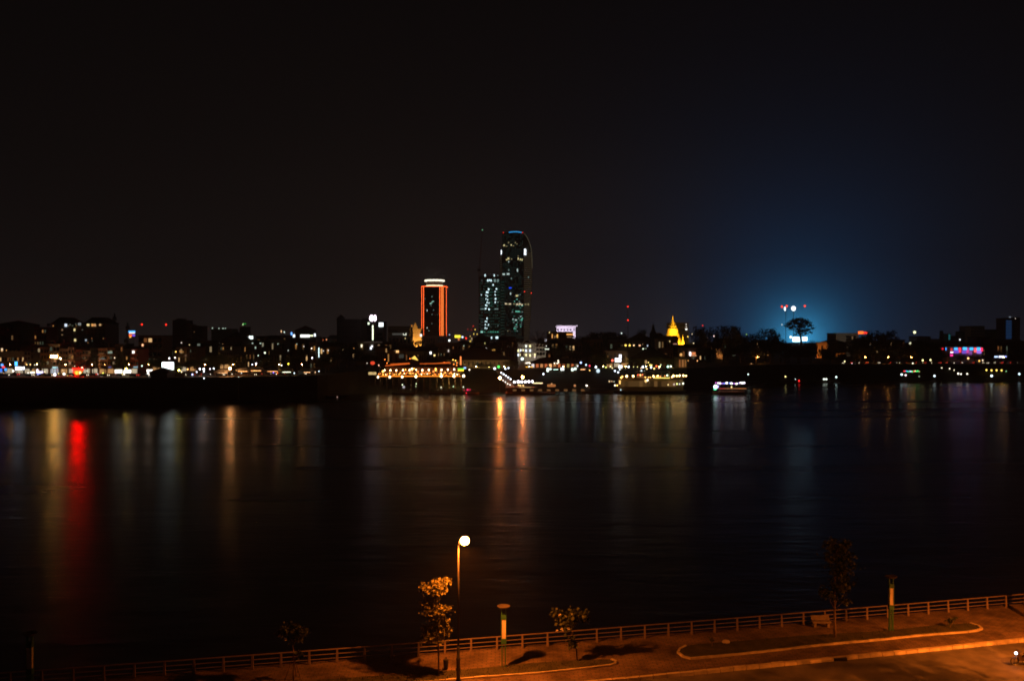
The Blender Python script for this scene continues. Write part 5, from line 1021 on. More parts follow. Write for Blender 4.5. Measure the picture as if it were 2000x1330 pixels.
for x, y, Yl, L_, r, lb in ((362, 782, 496, 420, .82, 'bright orange lamp on a tall post at the left end of the floating pontoon'), (806, 765, 500, 380, .8, 'bright orange lamp above the row of white pontoon lamps')):
    lamp(10, x, y, Yl, em((1, .25, .045), L_), r, label=lb, group='orange lamps of the landing stage', zb=.6)

# ---- boats
def hullm(m, x0, x1, y0, y1, zb, zt, bow=3.0, left=True, right=True):
    ym = (y0 + y1) / 2; n = 8; top = []; bot = []
    pts_ = [(x0, ym, 1)] if left else [(x0, y0, 0), (x0, y1, 0)]
    outline = ([(x0, ym)] if left else [(x0, y1), (x0, y0)]) + [(x0 + bow, y0), (x1 - bow, y0)] + ([(x1, ym)] if right else [(x1, y0), (x1, y1)]) + [(x1 - bow, y1), (x0 + bow, y1)]
    k = len(outline); cx_ = (x0 + x1) / 2
    vs = [(x, y, zt + (.5 if abs(x - cx_) > (x1 - x0) / 2 - .01 else 0)) for x, y in outline] + [(cx_ + (x - cx_) * .93, ym + (y - ym) * .7, zb) for x, y in outline]
    return m.add(vs, [tuple(range(k)), tuple(range(2 * k - 1, k - 1, -1))] + [(i, k + i, k + (i + 1) % k, (i + 1) % k) for i in range(k)])
Yb = 508
a, b_ = zat(11, 190, 0, Yb), zat(11, 1410, 0, Yb)
t = thing('river_cruise_boat', 'large two-deck dark river boat hung with yellow bulbs along its top deck', 'boat', ((a.x + b_.x) / 2, Yb + 4, 0))
hm = mat('cruise_hull', (.09, .07, .05), .6); cabm = mat('cruise_cabin', (.2, .14, .08), .6)
hullm(M(), a.x, b_.x, Yb, Yb + 9, -.7, 1.4, 7).build('hull', hm, t)
z1, z2 = zat(11, 0, 1100, Yb).z, zat(11, 0, 1050, Yb).z
M().box(a.x + 7, Yb + 1, 1.4, b_.x - 3, Yb + 8, z2).build('cabin', cabm, t)
M().box(a.x + 5, Yb + .4, z2, b_.x - 1.5, Yb + 8.6, z2 + .22).build('top_deck', wood, t)
for i in range(16):
    xx = a.x + 9 + (b_.x - a.x - 15) * i / 15; put('window', 'box', em((1, .5, .15), R.choice([.05, .08, .14, .03])), t, (xx, Yb + .97, (1.6 + z2) / 2 + .2), (2.2, .1, (z2 - 1.4) * .45))
rl = M(); n_ = 34
for i in range(n_): xx = a.x + 6 + (b_.x - a.x - 8) * i / (n_ - 1); rl.tube((xx, Yb + .5, z2 + .2), (xx, Yb + .5, z2 + 1.3), .05, n=4)
rl.tube((a.x + 6, Yb + .5, z2 + 1.3), (b_.x - 2, Yb + .5, z2 + 1.3), .06, n=4).build('railing', wood, t)
M().box(zat(11, 640, 0, Yb).x, Yb + 1.5, z2 + 3.2, zat(11, 1140, 0, Yb).x, Yb + 7.5, z2 + 3.4).build('canopy', tin, t); cano_ = [k for k in C.objects if k.parent == t and k.name.startswith('canopy')][0]
for x in (645, 760, 880, 1010, 1130): xx = zat(11, x, 0, Yb).x; M().tube((xx, Yb + 1.7, z2 + .2), (xx, Yb + 1.7, z2 + 3.2), .08, n=5).build('canopy_post', metal, cano_)
M().tube(zat(11, 905, 1050, Yb), zat(11, 1125, 1050, Yb), .17).build('yellow_tube_light', em((1, .75, .15), 5), t)
M().tube(zat(11, 640, 1040, Yb), zat(11, 860, 1040, Yb), .08).build('amber_tube_light', em((1, .4, .1), 1), t)
b1 = em((1, .6, .18), 16, raw=True); b2_ = em((1, .5, .1), 8, raw=True)
for x, y, m_, r in [(486, 1024, b1, .7), (583, 1022, b1, .66), (405, 1045, b2_, .5), (422, 1030, b2_, .45), (690, 1008, em((1, .5, .15), 14), .6), (655, 1005, em((1, .12, .04), 3), .5), (720, 1002, em((1, .2, .06), 3), .5), (883, 1022, b1, .48), (890, 1035, b1, .4), (930, 1025, b2_, .35), (950, 1020, b1, .42), (985, 1030, em((1, .35, .1), 5), .5), (1052, 1022, em((1, .35, .1), 5), .4), (1088, 1012, em((.7, 1, .55), 18), .6),
                   (1160, 1035, b1, .35), (1182, 1018, b1, .62), (1230, 1018, b1, .52), (1272, 1016, b1, .62), (1328, 1015, b1, .6), (1368, 1018, b1, .42), (796, 1082, em((1, .85, .6), 26), .6), (770, 1095, em((1, .6, .2), 1.6), .9), (312, 1160, em((1, .9, .6), 16), .52), (346, 1160, b2_, .4), (385, 1100, em((1, .6, .15), 1.6), .7), (385, 1128, em((1, .6, .15), 2), .6), (230, 1100, em((1, .7, .35), 1), .6), (265, 1100, em((1, .6, .3), 1), .4), (300, 1105, em((.9, .9, .6), .8), .4),
                   (1102, 1150, em((1, .75, .3), 2.5), .4), (1190, 1145, em((.9, .7, .6), .8), .7), (1234, 1138, em((.9, 1, .3), 9), .5), (1270, 1140, em((.8, .8, .8), 1.4), .5), (1324, 1132, em((.9, 1, .7), 14), .58), (398, 1225, em((.7, .9, .9), 3), .35), (762, 1040, b2_, .3), (810, 1040, b2_, .25), (838, 1040, b2_, .25)]:
    put('bulb', 'ball', m_, t, zat(11, x, y, Yb - .1), (r * .75, r * .75, r * .9))
Yb = 500
a, b_ = zat(5, 1396, 0, Yb), zat(5, 1758, 0, Yb)
t = thing('party_boat', 'small roofed boat with white, blue and pink lights and a cyan lit bow', 'boat', ((a.x + b_.x) / 2, Yb + 2, 0))
hullm(M(), a.x, b_.x, Yb, Yb + 4.5, -.4, 1.2, 4).build('hull', mat('party_hull', (.3, .1, .05), .6), t)
M().box(a.x + 4, Yb + .5, 1.2, b_.x - 1, Yb + 4, 1.9).build('bulwark', mat('party_side', (.5, .25, .15), .6), t)
zr = zat(5, 0, 1050, Yb).z
M().box(a.x + 3, Yb + .2, zr - .2, b_.x - .4, Yb + 4.3, zr).build('roof', mat('party_roof', (.2, .2, .25), .6), t)
for i in range(7): xx = a.x + 4 + (b_.x - a.x - 5.5) * i / 6; M().tube((xx, Yb + .5, 1.9), (xx, Yb + .5, zr - .2), .07, n=5).build('post', metal, t)
for x, m_, r in ((1430, em((.9, .2, .9), 3), .3), (1455, em((1, .8, 1), 18), .4), (1477, em((1, .9, 1), 22), .48), (1500, em((.5, .2, 1), 6), .3), (1520, em((.25, .3, 1), 10), .35), (1547, em((.95, .92, 1), 28), .55), (1580, em((.2, .3, 1), 10), .4), (1600, em((.95, .92, 1), 28), .5), (1628, em((.7, .3, 1), 6), .3), (1655, em((1, .88, .8), 26), .5), (1680, em((.3, .3, 1), 8), .3), (1695, em((1, .8, .8), 22), .42), (1716, em((1, .9, .85), 28), .52), (1738, em((.9, .9, 1), 24), .48)):
    put('bulb', 'ball', m_, t, zat(5, x, 1044 + R.uniform(-5, 5), Yb - .1), r)
put('bow_light', 'ball', em((.75, .95, 1), 14), t, zat(5, 1427, 1082, Yb - .2), (1.1, .5, 1.1)); put('bow_light', 'ball', em((.1, .9, .4), 2.5), t, zat(5, 1422, 1110, Yb - .3), (.9, .4, .4)); put('bow_light', 'ball', em((.5, .4, 1), 4), t, zat(5, 1452, 1080, Yb - .2), (.45, .3, .8))
put('stern_light', 'ball', em((1, .75, .3), 5), t, zat(5, 1600, 1085, Yb - .2), .4)
for x, m_ in ((1530, em((1, .12, .1), .5)), (1600, em((1, .4, .15), .45)), (1690, em((1, .35, .1), .6))): put('hull_glow', 'box', m_, t, zat(5, x, 1102, Yb - .15), (7, .1, .35))  # orange light on the hull put in as glowing strips
def small_boat(label, n, x, y, Y, L=12, lights=(), cabin=True, grp='small boats moored along the far bank'):
    c = zat(n, x, y, Y); t = thing('moored_boat', label, 'boat', (c.x, Y, 0), grp)
    hullm(M(), c.x - L / 2, c.x + L / 2, Y - 1.3, Y + 1.3, -.3, .8, 2.4).build('hull', wood, t)
    if cabin:
        M().box(c.x - L / 4, Y - 1, 2.4, c.x + L / 3, Y + 1, 2.55).build('roof', tin, t)
        for dx in (-L / 4 + .2, L / 3 - .2):
            for dy in (-.9, .9): M().tube((c.x + dx, Y + dy, .8), (c.x + dx, Y + dy, 2.4), .06, n=4).build('post', wood, t)
    for (lx, ly, m_, r) in lights:
        p = zat(n, lx, ly, Y - 1.4); put('lamp', 'ball', m_, t, p, r)
        if p.z > 2.6: put('lamp_post', 'pole', metal, t, (p.x, p.y, .7), (.05, .05, p.z - .7))
    return t
small_boat('moored boat with a faint pink lit side below the restaurant', 3, 1725, 1110, 500, 14, [(1700, 1118, em((1, .05, .1), .6), .4), (1735, 1115, em((1, .03, .15), 1.6), .5), (1760, 1115, em((1, .05, .1), .6), .5), (1722, 1150, em((1, .02, .04), 6), .3)])
small_boat('dark moored boat with a pale lamp under the restaurant terrace', 3, 1045, 1100, 500, 13, [(1045, 1085, em((.8, .75, .8), .6), .7)])
small_boat('dark moored boat left of the floating pontoon', 3, 1440, 1110, 500, 12, [(1450, 1098, em((.8, .8, .6), .4), .4)])
small_boat('dark moored boat among the unlit left bank moorings', 3, 330, 1170, 476, 14, [(325, 1192, em((1, .6, .5), .5), .3)])
small_boat('dark low boat moored left of the two-deck river boat', 5, 150, 1100, 510, 18, [(60, 1085, em((1, .4, .15), .2), .3)])
small_boat('dark boat with a greenish lamp right of the party boat', 6, 360, 960, 590, 20, [(340, 948, em((.7, 1, .9), 3), .5)])
small_boat('moored boat with one yellow lamp left of the red water light', 6, 740, 990, 612, 14, [(743, 972, em((1, .85, .3), 16), .45)])
small_boat('moored boat with a red stern lamp under the two blue-white lamps', 6, 880, 1010, 616, 14, [(890, 1018, em((1, .02, .02), 26), .45), (850, 1000, em((.8, 1, .9), 3), .3)])
small_boat('pale lit small boat with a greenish white cover', 6, 1170, 1010, 622, 12, [(1160, 1000, em((.8, .95, .8), 2.5), .7), (1185, 1000, em((.8, .95, .8), 2.5), .7)])
small_boat('moored boat under the large blue-white lamp', 6, 1290, 1005, 624, 14, [(1293, 977, em((.7, 1, .95), 12), .6)])
t = small_boat('boat strung with red, blue and green bulbs on the right', 7, 670, 950, 628, 34, [(560, 950, em((.65, .95, 1), 14), .7), (603, 957, em((1, .85, .85), 8), .6), (750, 970, em((.5, .6, .4), .6), .5)] +
    [(585 + i * 15, 914 + R.uniform(-3, 6), c_, .42) for i, c_ in enumerate([em((1, .05, .02), 3), em((.8, .1, .3), 2), em((.05, .6, .9), 2.5), em((.05, .9, .3), 3), em((.4, .5, .9), 2.5), em((.8, .9, 1), 5), em((.1, 1, .3), 3), em((1, .1, .05), 2), em((1, .8, .3), 7), em((.1, 1, .2), 2), em((.1, 1, .2), 5), em((.6, .6, .2), 1)])])
small_boat('moored boat with a single white lamp between the coloured boat and yellow lamps', 7, 910, 985, 630, 12, [(915, 965, em((.75, .9, .95), 8), .7)])
small_boat('moored boat with a brighter white lamp under the four yellow lamps', 7, 1530, 985, 630, 16, [(1533, 965, em((.75, .95, 1), 16), .75)])
for n, x, y, Yl, m_, r, ph in ((6, 802, 895, 650, em((.75, .88, 1), 30), .75, 'blue-white lamp'), (6, 850, 900, 648, em((.75, .85, 1), 30), .75, 'blue-white lamp'), (6, 1170, 890, 652, em((.75, .9, .85), 5), .6, 'blue-white lamp'), (6, 1293, 887, 652, em((.65, .8, 1), 45), 1.0, 'large blue-white lamp'), (6, 1385, 810, 670, em((1, .9, .4), 12), .65, 'yellow lamp'), (6, 1464, 835, 668, em((.9, .85, 1), 9), .6, 'pale lamp'), (6, 705, 411, 900, em((.7, .8, .8), 1.2), .8, 'dim pale lamp'),
                           (6, 322, 517, 900, em((.5, .9, .2), .8), .7, 'dim green lamp'), (6, 235, 860, 662, em((1, .8, .4), 4), .7, 'warm lamp'), (6, 205, 865, 662, em((1, .7, .3), 2.5), .6, 'warm lamp'), (6, 400, 870, 662, em((1, .2, .05), 2), 1.0, 'red lamp'), (6, 375, 845, 664, em((1, .5, .2), 1.5), 1.2, 'orange lamp'), (6, 615, 850, 664, em((1, .35, .1), 1.6), .8, 'orange lamp'),
                           (7, 680, 828, 664, em((1, .95, .6), 16), .6, 'pale yellow lamp'), (7, 788, 796, 668, em((1, .9, .35), 16), .75, 'pale yellow lamp'), (7, 872, 793, 668, em((1, .95, .4), 14), .7, 'pale yellow lamp'), (7, 993, 878, 655, em((1, .95, .65), 7), .5, 'pale yellow lamp'), (7, 1080, 886, 653, em((1, .9, .6), 9), .58, 'pale yellow lamp'), (7, 1128, 903, 650, em((1, .85, .5), 5), .48, 'pale yellow lamp'),
                           (7, 1173, 940, 640, em((1, .95, .75), 16), .75, 'low pale yellow lamp'), (7, 1203, 945, 640, em((1, .95, .75), 14), .62, 'low pale yellow lamp'), (7, 1270, 943, 640, em((1, .95, .75), 12), .66, 'low pale yellow lamp'), (7, 1478, 901, 650, em(YEL, 7), .75, 'yellow lamp'), (7, 1533, 905, 650, em(YEL, 8), .8, 'yellow lamp'), (7, 1587, 903, 650, em(YEL, 7), .8, 'yellow lamp'), (7, 1641, 905, 650, em(YEL, 8), .8, 'yellow lamp'), (7, 1692, 914, 650, em((.3, .8, .3), 1.5), .5, 'green lamp'),
                           (7, 1833, 944, 640, em((.7, .95, 1), 12), .8, 'cool white lamp'), (7, 1280, 775, 680, em((1, .5, .2), 8), 1.0, 'orange lamp'), (7, 1400, 803, 676, em((1, .5, .1), 6), .8, 'orange lamp'), (7, 1437, 796, 678, em((1, .75, .5), 6), .6, 'warm lamp'), (7, 700, 493, 900, em((1, 1, .55), 2), 1.5, 'pale yellow lamp on a high mast'), (7, 652, 612, 760, em((.8, .8, .5), 1.1), 1.2, 'dim yellowish lamp'), (7, 1190, 573, 900, em((.9, .95, 1), 2), .9, 'cool white lamp'),
                           (7, 310, 718, 700, em((.7, .8, .2), .35), 1.2, 'dim yellowish lamp'), (7, 540, 585, 1000, em((.6, .6, .5), .3), 1.4, 'dim yellowish lamp'), (7, 1765, 638, 800, em((.8, .9, .9), 1.2), .7, 'cool white lamp'), (7, 1720, 640, 800, em((.7, .8, .8), .5), .7, 'cool white lamp'), (7, 1605, 640, 800, em((.8, .7, .4), .35), .6, 'warm lamp')):
    lamp(n, x, y, Yl, m_, r, ph, 'near')

# ---- right bank buildings
t = bld('pale office block with dark window bands under the red rooftop sign', 6, 1290, 1532, 512, 900, 'cream', dep=26, nf=0, nc=0)
p, q = zat(6, 1385, 0, 899), zat(6, 1530, 0, 899)
for y in (543, 572, 600): put('window', 'box', glassd, t, ((p.x + q.x) / 2, 899.9, zat(6, 0, y, 899).z), (q.x - p.x - 3, .2, 1.9))
lit(t, 6, [(1465, 560, 12, 40, W_d)], 899.5)
panel('glowing red rooftop sign on the right skyline', 6, 1530, 1588, 482, 512, 890, (1, .14, .02), 3.2, extra=[(1610, 500, 40, 24, em((1, .04, .02), 1.6))])
p = zat(6, 1330, 0, 870); flood((p.x + 14, 872, 26), (p.x + 20, 900, 34), (1, .9, .8), 2200, 1, 'floodlight facing the pale office block on the right', 2.2)
def wallpiece(label, n, poly, Y, dep, m_, cat='ruin', name='ruin_wall'):
    pts_ = [zat(n, x, y, Y) for x, y in poly]; c = sum(pts_, Vector()) / len(pts_)
    o = M().prismy([(p.x, p.z) for p in pts_], Y, Y + dep).build(name, m_); tag(o, label, cat); return o
wallpiece('broken brick ruin wall lit orange between dark trees', 6, [(1085, 602), (1195, 598), (1193, 672), (1168, 668), (1165, 640), (1132, 640), (1128, 700), (1135, 772), (1080, 776), (1085, 700), (1095, 660)], 760, 4, pink)
p = zat(6, 1130, 0, 750); flood((p.x, 750, zat(6, 0, 800, 750).z), (p.x + 2, 760, zat(6, 0, 660, 760).z), (1, .36, .06), 7000, 1, 'floodlight under the orange ruin wall', 1.6)
o = wallpiece('low orange lit garden wall right of the ruin wall', 6, [(1290, 722), (1398, 716), (1398, 726), (1310, 735), (1305, 770), (1288, 770)], 740, 2, pink, 'wall', 'garden_wall')
p = zat(6, 1340, 0, 730); flood((p.x, 731, zat(6, 0, 790, 731).z), (p.x, 740, zat(6, 0, 725, 740).z), (1, .36, .06), 900, 1, 'floodlight under the low garden wall', 1.8)
t = thing('lit_hall', 'hall washed in alternating cyan, red and purple light on the right bank', 'hall', (*zat(7, 1230, 0, 700).xy, GZ))
a, b_ = zat(7, 1075, 652, 700), zat(7, 1432, 652, 700)
M().box(a.x, 700, GZ, b_.x, 712, a.z).build('wall', white, t)
M().box(a.x - .5, 699.5, a.z, b_.x + .5, 712.5, a.z + .6).build('roof', dark, t)
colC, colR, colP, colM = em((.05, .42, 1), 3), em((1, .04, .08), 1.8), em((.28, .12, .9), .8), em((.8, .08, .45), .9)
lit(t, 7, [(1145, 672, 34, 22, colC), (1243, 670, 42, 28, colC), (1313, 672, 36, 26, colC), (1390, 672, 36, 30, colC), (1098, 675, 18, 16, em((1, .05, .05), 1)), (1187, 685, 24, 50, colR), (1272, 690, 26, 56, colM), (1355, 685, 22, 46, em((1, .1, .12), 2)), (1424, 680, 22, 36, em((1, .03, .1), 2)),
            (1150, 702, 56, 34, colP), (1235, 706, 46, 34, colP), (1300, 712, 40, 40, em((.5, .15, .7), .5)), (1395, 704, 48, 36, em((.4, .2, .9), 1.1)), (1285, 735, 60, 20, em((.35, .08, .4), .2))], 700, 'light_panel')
panel('magenta and white banded sign at the left end of the lit hall', 7, 1085, 1115, 730, 752, 690, (1, .04, .3), 1.5, extra=[(1100, 710, 30, 14, em((.95, .8, 1), 5)), (1098, 690, 18, 12, em((.9, .1, .2), .7))])
panel('round cyan lamp panel left of the lit hall', 7, 1035, 1072, 658, 688, 705, (.02, .35, 1), 2.6)
lamp(7, 1003, 672, 705, em((1, .02, .05), .8), 1.1, label='faint red lamp at the far left of the lit hall')
panel('long bluish white lit sign right of the lit hall', 7, 1612, 1665, 748, 768, 690, (.7, .78, 1), 6, extra=[(1580, 758, 36, 16, em((.5, .65, 1), 2)), (1680, 757, 24, 14, em((.35, .45, 1), 2))])
bld('pale mid-rise block with terraced top on the right skyline', 7, 1305, 1458, 432, 1200, 'cream', dep=30, nf=7, nc=7, ww=.35, wh=.4)
bld('dark green wing beside the pale mid-rise block', 7, 1460, 1590, 470, 1210, 'green', dep=25)
bld('low stepped wing left of the pale mid-rise block', 7, 1240, 1304, 490, 1215, 'green', dep=25, nf=4, nc=3)
t = bld('slim tower with blue lit left half at the right edge', 7, 1682, 1760, 345, 1300, 'grey', dep=25, nf=12, nc=3)
lit(t, 7, [(1718, 372 + i * 17, 60, 9, em((.06, .2, .55), .16 if i % 2 else .22, False)) for i in range(12)] + [(1730, 328, 20, 12, em(COOL, .3, False))], 1300, 'window_band')
bld('brownish banded tower right of the blue lit slim tower', 7, 1762, 1840, 340, 1302, 'brown', dep=25, nf=12, nc=4, lits=[(1790, 345, 6, 6, W_w)])
bld('small teal lit block left of the pale mid-rise block', 7, 1060, 1092, 515, 1100, 'green', dep=14, lits=[(1075, 545, 18, 60, em((.05, .45, .5), .2, False))])
bld('low dark office right of the small teal block', 7, 1094, 1185, 540, 1105, 'dark', dep=20, nf=3, nc=5)
bld('wide low far block with pale roof left of the teal block', 7, 725, 875, 545, 1000, 'grey', dep=20, nf=3, nc=9)
bld('very low pale far block right of the dark tree crowns', 7, 878, 985, 575, 1000, 'cream', dep=20, nf=2, nc=6)
t = thing('far_spire', 'thin dark far spire on the right skyline', 'spire', (*zat(7, 990, 0, 1100).xy, GZ))
M().lathe((zat(7, 990, 0, 1100).x, 1100, GZ), [(4, 0), (4, 14), (2.5, 16), (2, 26), (.3, zat(7, 0, 488, 1100).z - GZ)], 8).build('shaft', dark, t)
bld('long low far roof at the right edge', 7, 1590, 1900, 600, 760, 'dark', 'gable', 5, 20, 1, 10)

# ---- the blue-white site lights
t = thing('stadium_light_mast', 'tall light mast with a big white disc lamp and a narrow lamp beside it', 'light mast', (*zat(6, 830, 0, 1400).xy, GZ))
p = zat(6, 790, 236, 1400); mm_ = M()
for x in (745, 830): q = zat(6, x, 236, 1400); mm_.tube((q.x, 1400, GZ), q, .35, n=5)
mm_.tube(zat(6, 745, 236, 1400), zat(6, 830, 236, 1400), .3, n=5).build('frame', mat('mast_steel', (.06, .06, .06), .5), t)
put('disc_lamp', 'ball', em((.92, .97, 1), 8), t, zat(6, 830, 236, 1398), (3.6, 1, 3.8)); put('narrow_lamp', 'ball', em((.9, .95, 1), 6), t, zat(6, 737, 240, 1398), (1.5, 1, 3.4))
for x, y, lb in ((705, 216, 'red-orange beacon on the left crane above the lone tree'), (757, 209, 'red-orange beacon above the narrow white lamp'), (952, 209, 'red-orange beacon on the right crane above the lone tree')):
    lamp(6, x, y, 1405, em((1, .05, .01), 8), 1.8, label=lb, cat='beacon', name='beacon', group='red-orange beacons above the lone tree')
panel('wide blue-white construction floodlight bank under the lone tree', 6, 820, 906, 545, 594, 1150, (.6, .88, 1), 40, 'floodlight bank', 'floodlight_bank')
panel('smaller blue-white construction floodlight bank right of the wide one', 6, 925, 978, 545, 586, 1150, (.6, .88, 1), 40, 'floodlight bank', 'floodlight_bank')
lamp(6, 800, 546, 1150, em((.95, 1, .8), 6), 1.8, label='pale lamp left of the blue-white floodlight banks')
for x, y, e in ((865, 560, 6000), (950, 560, 4000)):
    p = zat(6, x, y, 1150); l = bpy.data.lights.new('site_light', 'POINT'); l.color = (.35, .7, 1); l.energy = e; l.shadow_soft_size = 2
    o = bpy.data.objects.new('site_light', l); C.objects.link(o); o.location = (p.x, 1146, p.z)

# ------------------------------------------------------------------ far trees: a few kinds, copied
dleaf = mat('dark_foliage', (.05, .065, .025), .8, var=.5, scale=.3)
def crown_mesh(seed, lobes, flat=1.0, top=1.0, size=.09, hole=.0):
    r = random.Random(seed); m = M()
    for k in range(lobes):
        a = r.uniform(0, 2 * PI); q = r.uniform(0, 1) ** .6 * .68; z = r.uniform(-.75, .8) * flat
        sc = .36 * math.sqrt(max(.15, 1 - abs(z) ** 2)) + r.uniform(-.06, .08)
        c = Vector((math.cos(a) * q, math.sin(a) * q, z * .62))
        for i in range(62):
            d = Vector((r.gauss(0, 1), r.gauss(0, 1), r.gauss(0, 1))).normalized() * sc * r.uniform(.55, 1.05); d.z *= .75 * top
            m.leaf(c + d, size * r.uniform(.6, 1.4), .2, r)
    return m
def tree_proto(kind, seed):
    t = thing('shade_tree', 'x', 'tree', (0, -500, 0))
    if kind == 'round': cm_ = crown_mesh(seed, 20)
    elif kind == 'wide': cm_ = crown_mesh(seed, 24, .7)
    elif kind == 'tall': cm_ = crown_mesh(seed, 18, 1.25, 1.1)
    else:
        cm_ = crown_mesh(seed, 9, .9, 1, .08)
    for i, v in enumerate(cm_.v): cm_.v[i] = (v[0], v[1] - 500, v[2] + 1.35)
    cm_.build('crown', dleaf, t)
    r = random.Random(seed); tk = M().path([(0, -500, 0), (.02, -500, .5), (-.01, -500, .9)], [.07, .055, .045], 7)
    for i in range(6):
        a = i * 1.05 + r.uniform(-.3, .3); e = (math.cos(a) * r.uniform(.35, .6), -500 + math.sin(a) * .4, r.uniform(1.0, 1.6)); tk.path([(0, -500, .75 + .03 * i), (e[0] * .5, -500 + (e[1] + 500) * .5, (.8 + e[2]) / 2 + .05), e], [.035, .025, .01], 5)
    tk.build('trunk', trunkm, t)
    return t
protos = {k: [tree_proto(k, s) for s in ss] for k, ss in (('round', (1, 2, 3)), ('wide', (4, 5)), ('tall', (6, 7)))}
PK = {p.name: kids_of(p) for L_ in protos.values() for p in L_}
used = set()
ZM = {p.name: max(v.co.z for k, _ in PK[p.name] for v in k.data.vertices) for L_ in protos.values() for p in L_}
def tree(n, x, ytop, Y, wpx, kind='round', phrase='dark rounded tree', rel='near', label=None, zb=None):
    p = R.choice(protos[kind]); top = zat(n, x, ytop, Y); z0 = gz(top.x, Y) if zb is None else zb
    rad = wpx / 2 * Y / F; h = top.z - z0; s = h * 1.07 / ZM[p.name]
    if p.name in used: o = fast_copy(p, PK[p.name], (top.x, Y, z0))
    else: used.add(p.name); o = p; o.location = (top.x, Y, z0)
    o.scale = (rad * 1.0, rad * .9, s); o.rotation_euler = (0, 0, R.choice([0, PI]) + R.uniform(-.3, .3)); o['group'] = 'trees on the far bank'
    if label: o['label'] = label
    else: pend(o, zx(n, x), phrase, rel)
    return o
T = [(1, 850, 745, 476, 26, 'round'), (1, 935, 790, 474, 24, 'round'), (1, 1015, 760, 474, 26, 'tall'), (1, 1270, 760, 476, 24, 'round'), (1, 1130, 800, 478, 18, 'round'), (1, 380, 800, 480, 26, 'round'), (1, 470, 780, 480, 26, 'round'), (1, 1510, 905, 462, 16, 'round'),
     (1, 1650, 760, 476, 38, 'wide'), (1, 1700, 780, 480, 30, 'round'), (2, 250, 830, 474, 30, 'round'), (2, 360, 800, 480, 30, 'wide'), (2, 450, 790, 480, 28, 'round'), (2, 560, 740, 484, 36, 'wide'), (2, 660, 735, 486, 36, 'round'), (2, 760, 735, 486, 38, 'wide'), (2, 860, 740, 486, 36, 'round'), (2, 960, 760, 486, 30, 'round'),
     (2, 1170, 770, 490, 30, 'round'), (2, 1260, 760, 490, 30, 'wide'), (2, 1350, 770, 490, 26, 'round'), (2, 1550, 660, 520, 34, 'round'), (2, 1620, 690, 515, 30, 'tall'), (2, 1860, 760, 505, 36, 'wide'), (3, 130, 790, 510, 32, 'round'), (3, 230, 730, 530, 38, 'round'), (3, 330, 680, 560, 44, 'wide'), (3, 430, 620, 600, 44, 'tall'),
     (3, 530, 660, 600, 40, 'round'), (3, 620, 730, 560, 34, 'wide'), (3, 700, 750, 560, 28, 'round'), (3, 980, 570, 900, 40, 'wide'), (3, 1180, 590, 880, 44, 'round'), (3, 1340, 600, 860, 30, 'round'), (3, 1790, 610, 760, 30, 'round'), (3, 1850, 600, 760, 36, 'wide'), (4, 30, 610, 780, 30, 'round'), (4, 180, 610, 770, 34, 'wide'), (4, 560, 590, 760, 50, 'wide'), (4, 660, 580, 740, 44, 'round'),
     (4, 330, 830, 560, 28, 'round'), (4, 420, 835, 560, 26, 'round'), (4, 620, 800, 562, 30, 'wide'), (4, 690, 810, 562, 26, 'round'), (4, 1000, 560, 800, 30, 'round'), (4, 1180, 580, 760, 44, 'wide'), (4, 1290, 560, 800, 44, 'round'), (4, 1400, 540, 820, 50, 'wide'), (4, 1510, 530, 840, 44, 'round'), (4, 1610, 510, 860, 46, 'round'), (4, 1720, 500, 880, 44, 'tall'), (4, 1820, 520, 860, 44, 'wide'),
     (4, 1130, 650, 660, 50, 'wide'), (4, 1250, 650, 670, 50, 'round'), (4, 1370, 700, 640, 40, 'wide'), (4, 1480, 640, 680, 50, 'round'), (4, 1580, 660, 670, 44, 'wide'), (4, 1600, 730, 590, 34, 'round'), (5, 150, 500, 880, 44, 'round'), (5, 270, 490, 880, 44, 'wide'), (5, 620, 475, 900, 30, 'round'), (5, 380, 520, 860, 40, 'round'), (5, 300, 560, 780, 50, 'wide'), (5, 200, 730, 580, 34, 'wide'), (5, 130, 760, 580, 28, 'round'), (5, 270, 780, 578, 20, 'round'),
     (5, 540, 770, 580, 34, 'wide'), (5, 630, 780, 580, 26, 'round'), (5, 780, 760, 582, 32, 'round'), (5, 870, 770, 582, 30, 'wide'), (5, 940, 780, 584, 24, 'round'), (5, 1060, 900, 556, 30, 'wide'), (5, 940, 905, 554, 24, 'round'), (5, 700, 905, 550, 24, 'wide'), (5, 460, 905, 550, 24, 'round'), (5, 870, 590, 800, 22, 'round')]
for a_ in T: tree(*a_[:5], kind=a_[5], phrase={'round': 'rounded tree', 'wide': 'spreading tree', 'tall': 'narrow tree'}[a_[5]])
